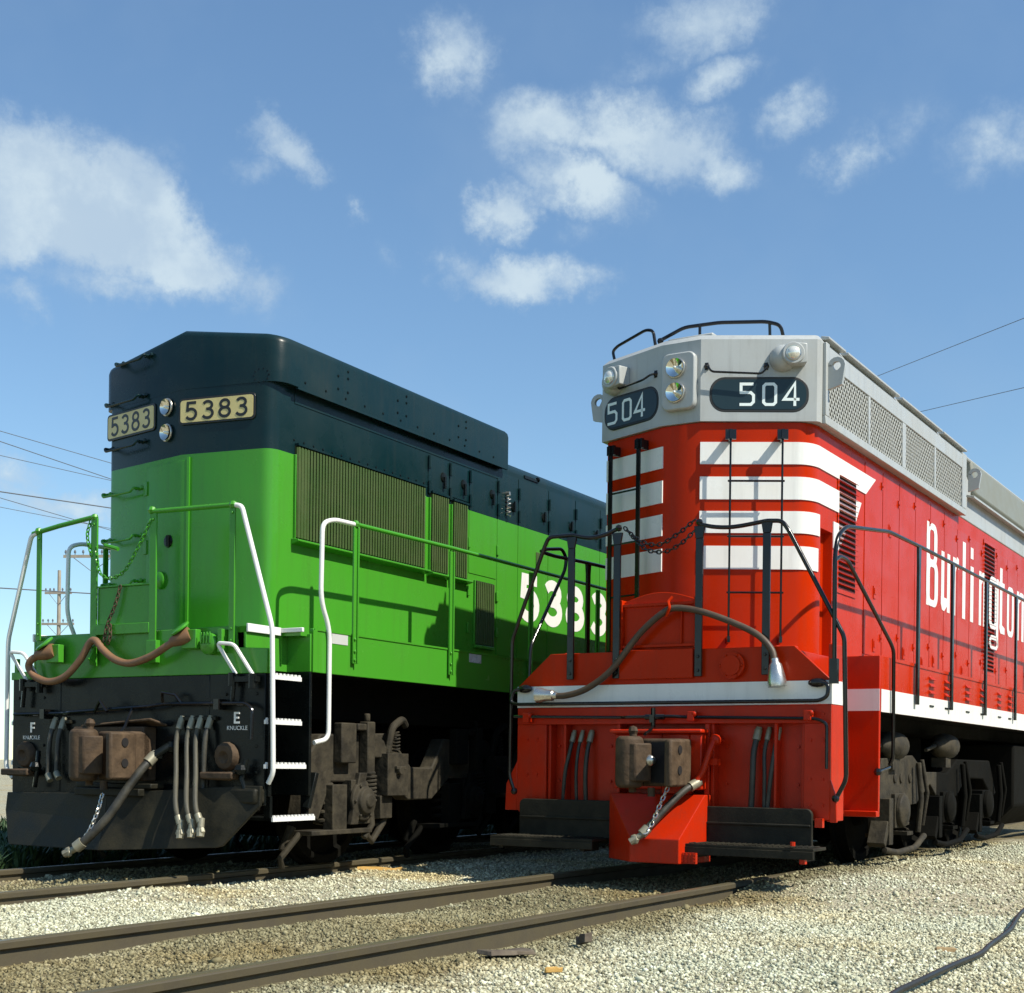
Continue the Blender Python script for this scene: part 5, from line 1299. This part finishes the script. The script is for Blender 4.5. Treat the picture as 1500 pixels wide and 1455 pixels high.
# underframe, tank, truck
mb = MB(); mb.box(-.95, .95, .6, SEND, 1.25, 1.875); mb.box(-1.36, 1.36, .57, SEND, 1.605, 1.64); mb.build('underframe', 'under', GL)
mb = MB(); mb.ext([(-1.3, 6.6, .5), (-1.0, 6.6, .22), (1.0, 6.6, .22), (1.3, 6.6, .5), (1.3, 6.6, 1.25), (-1.3, 6.6, 1.25)], (0, 4, 0)); mb.build('fuel_tank', 'under', GL, bevel=.03)
mb = MB()
for sg in (1, -1):
    T0, T1 = sorted((sg * 1.0, sg * 1.15))
    mb.ext([(T0, s_, z) for s_, z in ((.75, .45), (.85, .95), (1.0, 1.12), (2.0, 1.15), (2.35, .85), (2.7, .85), (2.9, 1.12), (3.7, 1.12), (4.0, .85), (4.4, .85), (4.6, 1.12), (5.6, 1.1), (5.75, .5), (5.5, .42), (5.2, .74), (4.6, .74), (4.3, .55), (4.05, .55), (3.6, .74), (3.0, .74), (2.7, .55), (2.3, .55), (2.0, .72), (1.15, .72), (.98, .4))], (T1 - T0, 0, 0))
gt = mb.build('truck', 'truck', GL, bevel=.015)
AX = (1.50, 3.32, 5.1)
for s_ in AX: wheelset(gt, s_)
for s_ in (.75, 2.35, 4.2, 5.9):
    mb = MB(); mb.box(-.62, .62, s_ - .55, s_ + .45, .20 if s_ > 1 else .45, 1.24); mb.build('traction_motor', 'under', gt, bevel=.03)
for sg in (1, -1):
    for k, s_ in enumerate(AX):  # past the first axle the cast shade is carried by a near-black colour
        jb = MB(); jb.box(*sorted((sg * .95, sg * 1.22)), s_ - .16, s_ + .13, .36, .74); jb.lathe((sg * 1.22, s_ - .01, .56), (sg, 0, 0), [(0, .175), (.03, .17), (.04, .12), (.07, .11), (.085, .06), (.10, .055), (.105, .01)], 22)
        jb.ext([(sg * 1.2, s_ - .20, .36), (sg * 1.2, s_ - .10, .36), (sg * 1.2, s_ + .03, .80), (sg * 1.2, s_ - .08, .80)], (sg * .05, 0, 0))
        for q in range(6): jb.ball((sg * 1.262, s_ - .01 + .145 * math.cos(q * 1.047), .56 + .145 * math.sin(q * 1.047)), .016, 6)
        jb.build('journal_box', 'truck' if k == 0 else 'under', gt, bevel=.014)
        fb = MB(); fb.box(*sorted((sg * 1.1505, sg * 1.24)), s_ - .33, s_ - .12, .88, 1.22); fb.box(*sorted((sg * 1.1505, sg * 1.24)), s_ - .10, s_ + .03, 1.16, 1.22); fb.box(*sorted((sg * 1.1505, sg * 1.25)), s_ + .03, s_ + .14, .76, 1.24)
        fb.cyl((sg * 1.2, s_ + .08, 1.24), (sg * 1.2, s_ + .08, 1.31), .03, 8)
        fb.ext([(sg * 1.1505, s_ + .145, 1.15), (sg * 1.1505, s_ + .30, 1.08), (sg * 1.1505, s_ + .40, .93), (sg * 1.1505, s_ + .145, .93)], (sg * .08, 0, 0))
        fb.build('pedestal', 'truck' if k == 0 else 'under', gt, bevel=.012)
        bb = MB(); bb.box(*sorted((sg * 1.16, sg * 1.30)), s_ + .26, s_ + .58, .60, .97); bb.cyl((sg * 1.3, s_ + .42, .82), (sg * 1.34, s_ + .42, .82), .035, 10); bb.box(*sorted((sg * 1.3, sg * 1.33)), s_ + .36, s_ + .5, .83, .86)
        bb.tube([(sg * 1.22, s_ + .36, .97), (sg * 1.24, s_ + .40, 1.2), (sg * 1.24, s_ + .56, 1.28), (sg * 1.22, s_ + .64, 1.22)], .035, 8, fillet=.06); spring(bb, sg * 1.24, s_ + .47, .98, 1.16, .03, .009, 6)
        bb.build('brake_cylinder', 'truck' if k == 0 else 'under', gt, bevel=.02)
        sb = MB(); spring(sb, sg * 1.235, s_ + .085, .60, .80, .05, .012, 6); spring(sb, sg * 1.08, s_ - .35, .34, .70, .08, .018, 5); spring(sb, sg * 1.08, s_ + .3, .34, .70, .08, .018, 5); sb.build('coil_spring', 'truck' if k == 0 else 'under', gt)
        hb = MB(); hb.box(*sorted((sg * 1.12, sg * 1.22)), s_ - .42, s_ - .22, .30, .70); hb.box(*sorted((sg * 1.05, sg * 1.24)), s_ - .72, s_ + .12, .285, .325); hb.box(*sorted((sg * 1.05, sg * 1.24)), s_ + .24, s_ + .42, .40, .60)
        hb.tube([(sg * 1.16, s_ + .10, .30), (sg * 1.16, s_ + .22, .20), (sg * 1.18, s_ + .36, .36), (sg * 1.18, s_ + .42, .50)], .032, 8); hb.tube([(sg * 1.2, s_ + .12, .70), (sg * 1.22, s_ + .14, .35), (sg * 1.2, s_ + .05, .24)], .03, 8)
        hb.tube([(sg * 1.1, s_ - .70, .30), (sg * 1.02, s_ - .85, .10), (sg * 1.0, s_ - .80, .02)], .028, 8); hb.tube([(sg * .95, s_ - .62, .35), (sg * .92, s_ - .70, .15)], .04, 8)
        hb.build('brake_rigging', 'truck' if k == 0 else 'under', gt, bevel=.008)

# ------------------------------------------------------------------ line side poles, wires, small things on the ground
def pole(x, y, h, arms, label, rz, lean=0.0):
    p = root('utility_pole', label, 'utility pole', (x, y, GZ), rz, 'utility poles beyond the green locomotive')
    p.rotation_euler = (0, lean, rz)
    mb = MB(); mb.cyl((0, 0, 0), (0, 0, h), .16, 12, .10); mb.build('pole_shaft', 'polewood', p)
    for z, L in arms:
        mb = MB(); mb.box(-L / 2, L / 2, -.14, -.10, z - .07, z + .07); am = mb.build('crossarm', 'polewood', p)
        bm_ = MB(); bm_.tube([(-L * .33, -.12, z - .05), (0, -.12, z - .75), (L * .33, -.12, z - .05)], .02, 5); bm_.build('arm_brace', 'wire', am)
        for q in (-.46, -.3, -.16, .16, .3, .46):
            ib = MB(); ib.lathe((q * L, -.12, z + .07), (0, 0, 1), [(0, .02), (.08, .02), (.09, .055), (.14, .06), (.2, .045), (.24, .02)], 8); ib.build('insulator', 'wire', am)
    return p
pole(-27.9, 85.0, 12.6, [(11.2, 1.75), (9.3, 2.1)], 'slim wooden pole with two crossarms behind the far handrail', rad(-8), lean=.0)
pole(-20.2, 66.5, 11.4, [(10.75, 2.9)], 'wooden pole whose crossarm end pokes out beside the green hood', rad(-6))
ew, dw = tracks_dirs(30)
def wire(name, A, B, sag, r, label, group):
    A, B = Vector(A), Vector(B)
    mb = MB(); mb.tube([A + (B - A) * t + Vector((0, 0, -sag * 4 * t * (1 - t))) for t in [i / 24 for i in range(25)]], r, 5)
    o = mb.build(name, 'wire', None); tag(o, label, 'wire', group); return o
T_ = -30
for z0, z1, r, lab in ((9.50, 9.42, .010, 'topmost thin wire left of the green hood'), (9.20, 8.95, .012, 'second wire from the top left of the green hood'), (8.88, 8.93, .009, 'third wire from the top left of the green hood'),
                       (7.95, 8.15, .017, 'dark wire just above the green handrail'), (7.72, 7.48, .010, 'thin drooping wire close above the green handrail'), (7.52, 7.55, .008, 'faintest wire close above the green handrail'), (5.42, 5.66, .017, 'lowest dark wire seen between the white stanchions')):
    sl = (z1 - z0) / 3.4
    P = lambda s_: (ew * T_ + dw * s_)
    a, b = P(14.8), P(44.8)
    wire('overhead_wire', (a.x, a.y, z0 - sl * 10), (b.x, b.y, z1 + sl * 15), .0, r, lab, 'wires left of the green locomotive')
def px(u, v, y):
    du, dv = u - 750.0, 1121.0 - v
    return ((du * cr - dv * sr) / 2030 * y, y, (dv * cr + du * sr) / 2030 * y + CAM_Z)
wire('overhead_wire', px(1230, 573, 46), px(1640, 411, 30), .0, .009, 'upper wire in the sky above the red locomotive', 'wires above the red locomotive')
wire('overhead_wire', px(1300, 614.5, 46), px(1640, 535.5, 30), .0, .009, 'lower wire in the sky above the red locomotive', 'wires above the red locomotive')
def on_ground(mbd, name, m, label, cat, bevel=.004):
    o = mbd.build(name, m, None, bevel=bevel); tag(o, label, cat); return o
P = spline([(1.50, 5.6, GZ + .035), (1.65, 5.94, GZ + .03), (1.86, 6.29, GZ + .03), (2.19, 6.81, GZ + .035), (2.46, 7.25, GZ + .03), (2.64, 7.62, GZ + .03), (2.86, 8.05, GZ + .03), (3.06, 8.46, GZ + .03), (3.52, 9.51, GZ + .03), (4.2, 10.8, GZ + .03), (5.2, 12.2, GZ + .02)], 10)
mb = MB(); mb.tube(P, .015, 10); on_ground(mb, 'ground_cable', 'gasket', 'thick black cable snaking over the gravel at the right', 'cable', 0)
def plank(x, y, L, w, h, rz, m, label, tilt=0.0):
    mb = MB(); n = 6
    top = []
    for i in range(n + 1):
        q = -L / 2 + L * i / n
        top.append((q, w / 2 * random.uniform(.85, 1.05), h * random.uniform(.9, 1.05)))
    v = []; f = []
    for (q, ww, hh) in top: v += [(q + random.uniform(-1, 1) * L * .07, -ww * random.uniform(.6, 1.1), -.012), (q + random.uniform(-1, 1) * L * .07, ww * random.uniform(.6, 1.1), -.012), (q + random.uniform(-1, 1) * L * .05, ww * random.uniform(.45, .95), hh * random.uniform(.45, 1)), (q + random.uniform(-1, 1) * L * .05, -ww * random.uniform(.45, .95), hh * random.uniform(.45, 1))]
    for i in range(n):
        for k in range(4): f.append((i * 4 + k, i * 4 + (k + 1) % 4, (i + 1) * 4 + (k + 1) % 4, (i + 1) * 4 + k))
    f += [(3, 2, 1, 0), (n * 4, n * 4 + 1, n * 4 + 2, n * 4 + 3)]
    mb.add(v, f)
    o = on_ground(mb, 'wood_scrap', m, label, 'wood scrap'); o.location = (x, y, GZ + .012); o.rotation_euler = (0, tilt, rz); return o
plank(-1.19, 12.55, .40, .10, .05, rad(20), 'yellowwood', 'bright yellow piece of wood beside the green locomotive step')
plank(2.37, 7.54, .12, .03, .018, rad(12), 'wood', 'small brown stick lying on open gravel near the black cable', .06)
plank(.41, 7.71, .12, .06, .05, rad(120), 'tie', 'dark broken block standing in gravel beside the near rail', .25)
plank(-.02, 7.24, .30, .14, .018, rad(40), 'tie', 'flat grey weathered slab half buried beside the near rail', .05)
plank(-3.56, 13.3, .32, .12, .05, rad(25), 'wood', 'pale board lying under the green plow', .03)
plank(.21, 6.62, .09, .025, .02, rad(15), 'yellowwood', 'tiny yellow splinter on the gravel near the rail')
# weeds beyond the far rail
def weeds():
    vs = []; fs = []
    for c in range(3600):
        t = -1.22 - 5.2 * random.random() ** 1.4; q = random.uniform(-3.2, 13.0)
        p_ = E_G * (t - 8.2) + D_G * (q + 8.2); x, y = p_.x, p_.y
        for b in range(13):
            a = random.uniform(0, 6.28); h = random.uniform(.08, .30); l = random.uniform(.05, .22); w = random.uniform(.008, .02)
            px_, py_ = x + random.uniform(-.08, .08), y + random.uniform(-.08, .08)
            dx, dy = math.cos(a), math.sin(a); o = len(vs)
            vs += [(px_ - dy * w, py_ + dx * w, GZ - .02), (px_ + dy * w, py_ - dx * w, GZ - .02), (px_ + dx * l * .5 + dy * w, py_ + dy * l * .5 - dx * w, GZ + h * .7), (px_ + dx * l * .5 - dy * w, py_ + dy * l * .5 + dx * w, GZ + h * .7), (px_ + dx * l, py_ + dy * l, GZ + h)]
            fs += [(o, o + 1, o + 2, o + 3), (o + 3, o + 2, o + 4)]
    me = bpy.data.meshes.new('weeds'); me.from_pydata(vs, [], fs); me.materials.append(M['weed'])
    o = bpy.data.objects.new('weeds', me); C.objects.link(o); o['kind'] = 'stuff'; o['label'] = 'dark green weeds beyond the green locomotive track'; o['category'] = 'weeds'
weeds()

# unseen tree belt added to darken the reflection in the red hood side
def tree_belt():
    ph = (1 + 5 ** .5) / 2
    V = np.array([(-1, ph, 0), (1, ph, 0), (-1, -ph, 0), (1, -ph, 0), (0, -1, ph), (0, 1, ph), (0, -1, -ph), (0, 1, -ph), (ph, 0, -1), (ph, 0, 1), (-ph, 0, -1), (-ph, 0, 1)]) / 1.9
    Fc = np.array([(0, 11, 5), (0, 5, 1), (0, 1, 7), (0, 7, 10), (0, 10, 11), (1, 5, 9), (5, 11, 4), (11, 10, 2), (10, 7, 6), (7, 1, 8), (3, 9, 4), (3, 4, 2), (3, 2, 6), (3, 6, 8), (3, 8, 9), (4, 9, 5), (2, 4, 11), (6, 2, 10), (8, 6, 7), (9, 8, 1)])
    e_, d_ = E_R, D_R
    n = 5200
    s_ = rng.uniform(-6, 150, n); crown = np.floor(s_ / 6.5)
    t = 23 + (crown * 7.3 % 5) + rng.normal(0, 1.6, n)
    top = 6.2 + (crown * 3.7 % 4.1)
    z = top * rng.random(n) ** .6
    r = rng.uniform(.35, 1.0, n)
    x = e_.x * t + d_.x * s_; y = e_.y * t + d_.y * s_
    P = (V[None] * rng.uniform(.6, 1.3, (n, 12, 1)) * r[:, None, None] + np.stack([x, y, z], -1)[:, None, :]).reshape(-1, 3)
    F_ = (Fc[None] + (np.arange(n) * 12)[:, None, None]).reshape(-1, 3)
    me = bpy.data.meshes.new('added_reflection_trees'); me.from_pydata(P.tolist(), [], F_.tolist()); me.materials.append(M['weed'])
    o = bpy.data.objects.new('added_reflection_trees', me); C.objects.link(o); o['kind'] = 'stuff'; o['label'] = 'unseen belt of dark green trees added to darken the red hood reflection'; o['category'] = 'trees'
tree_belt()
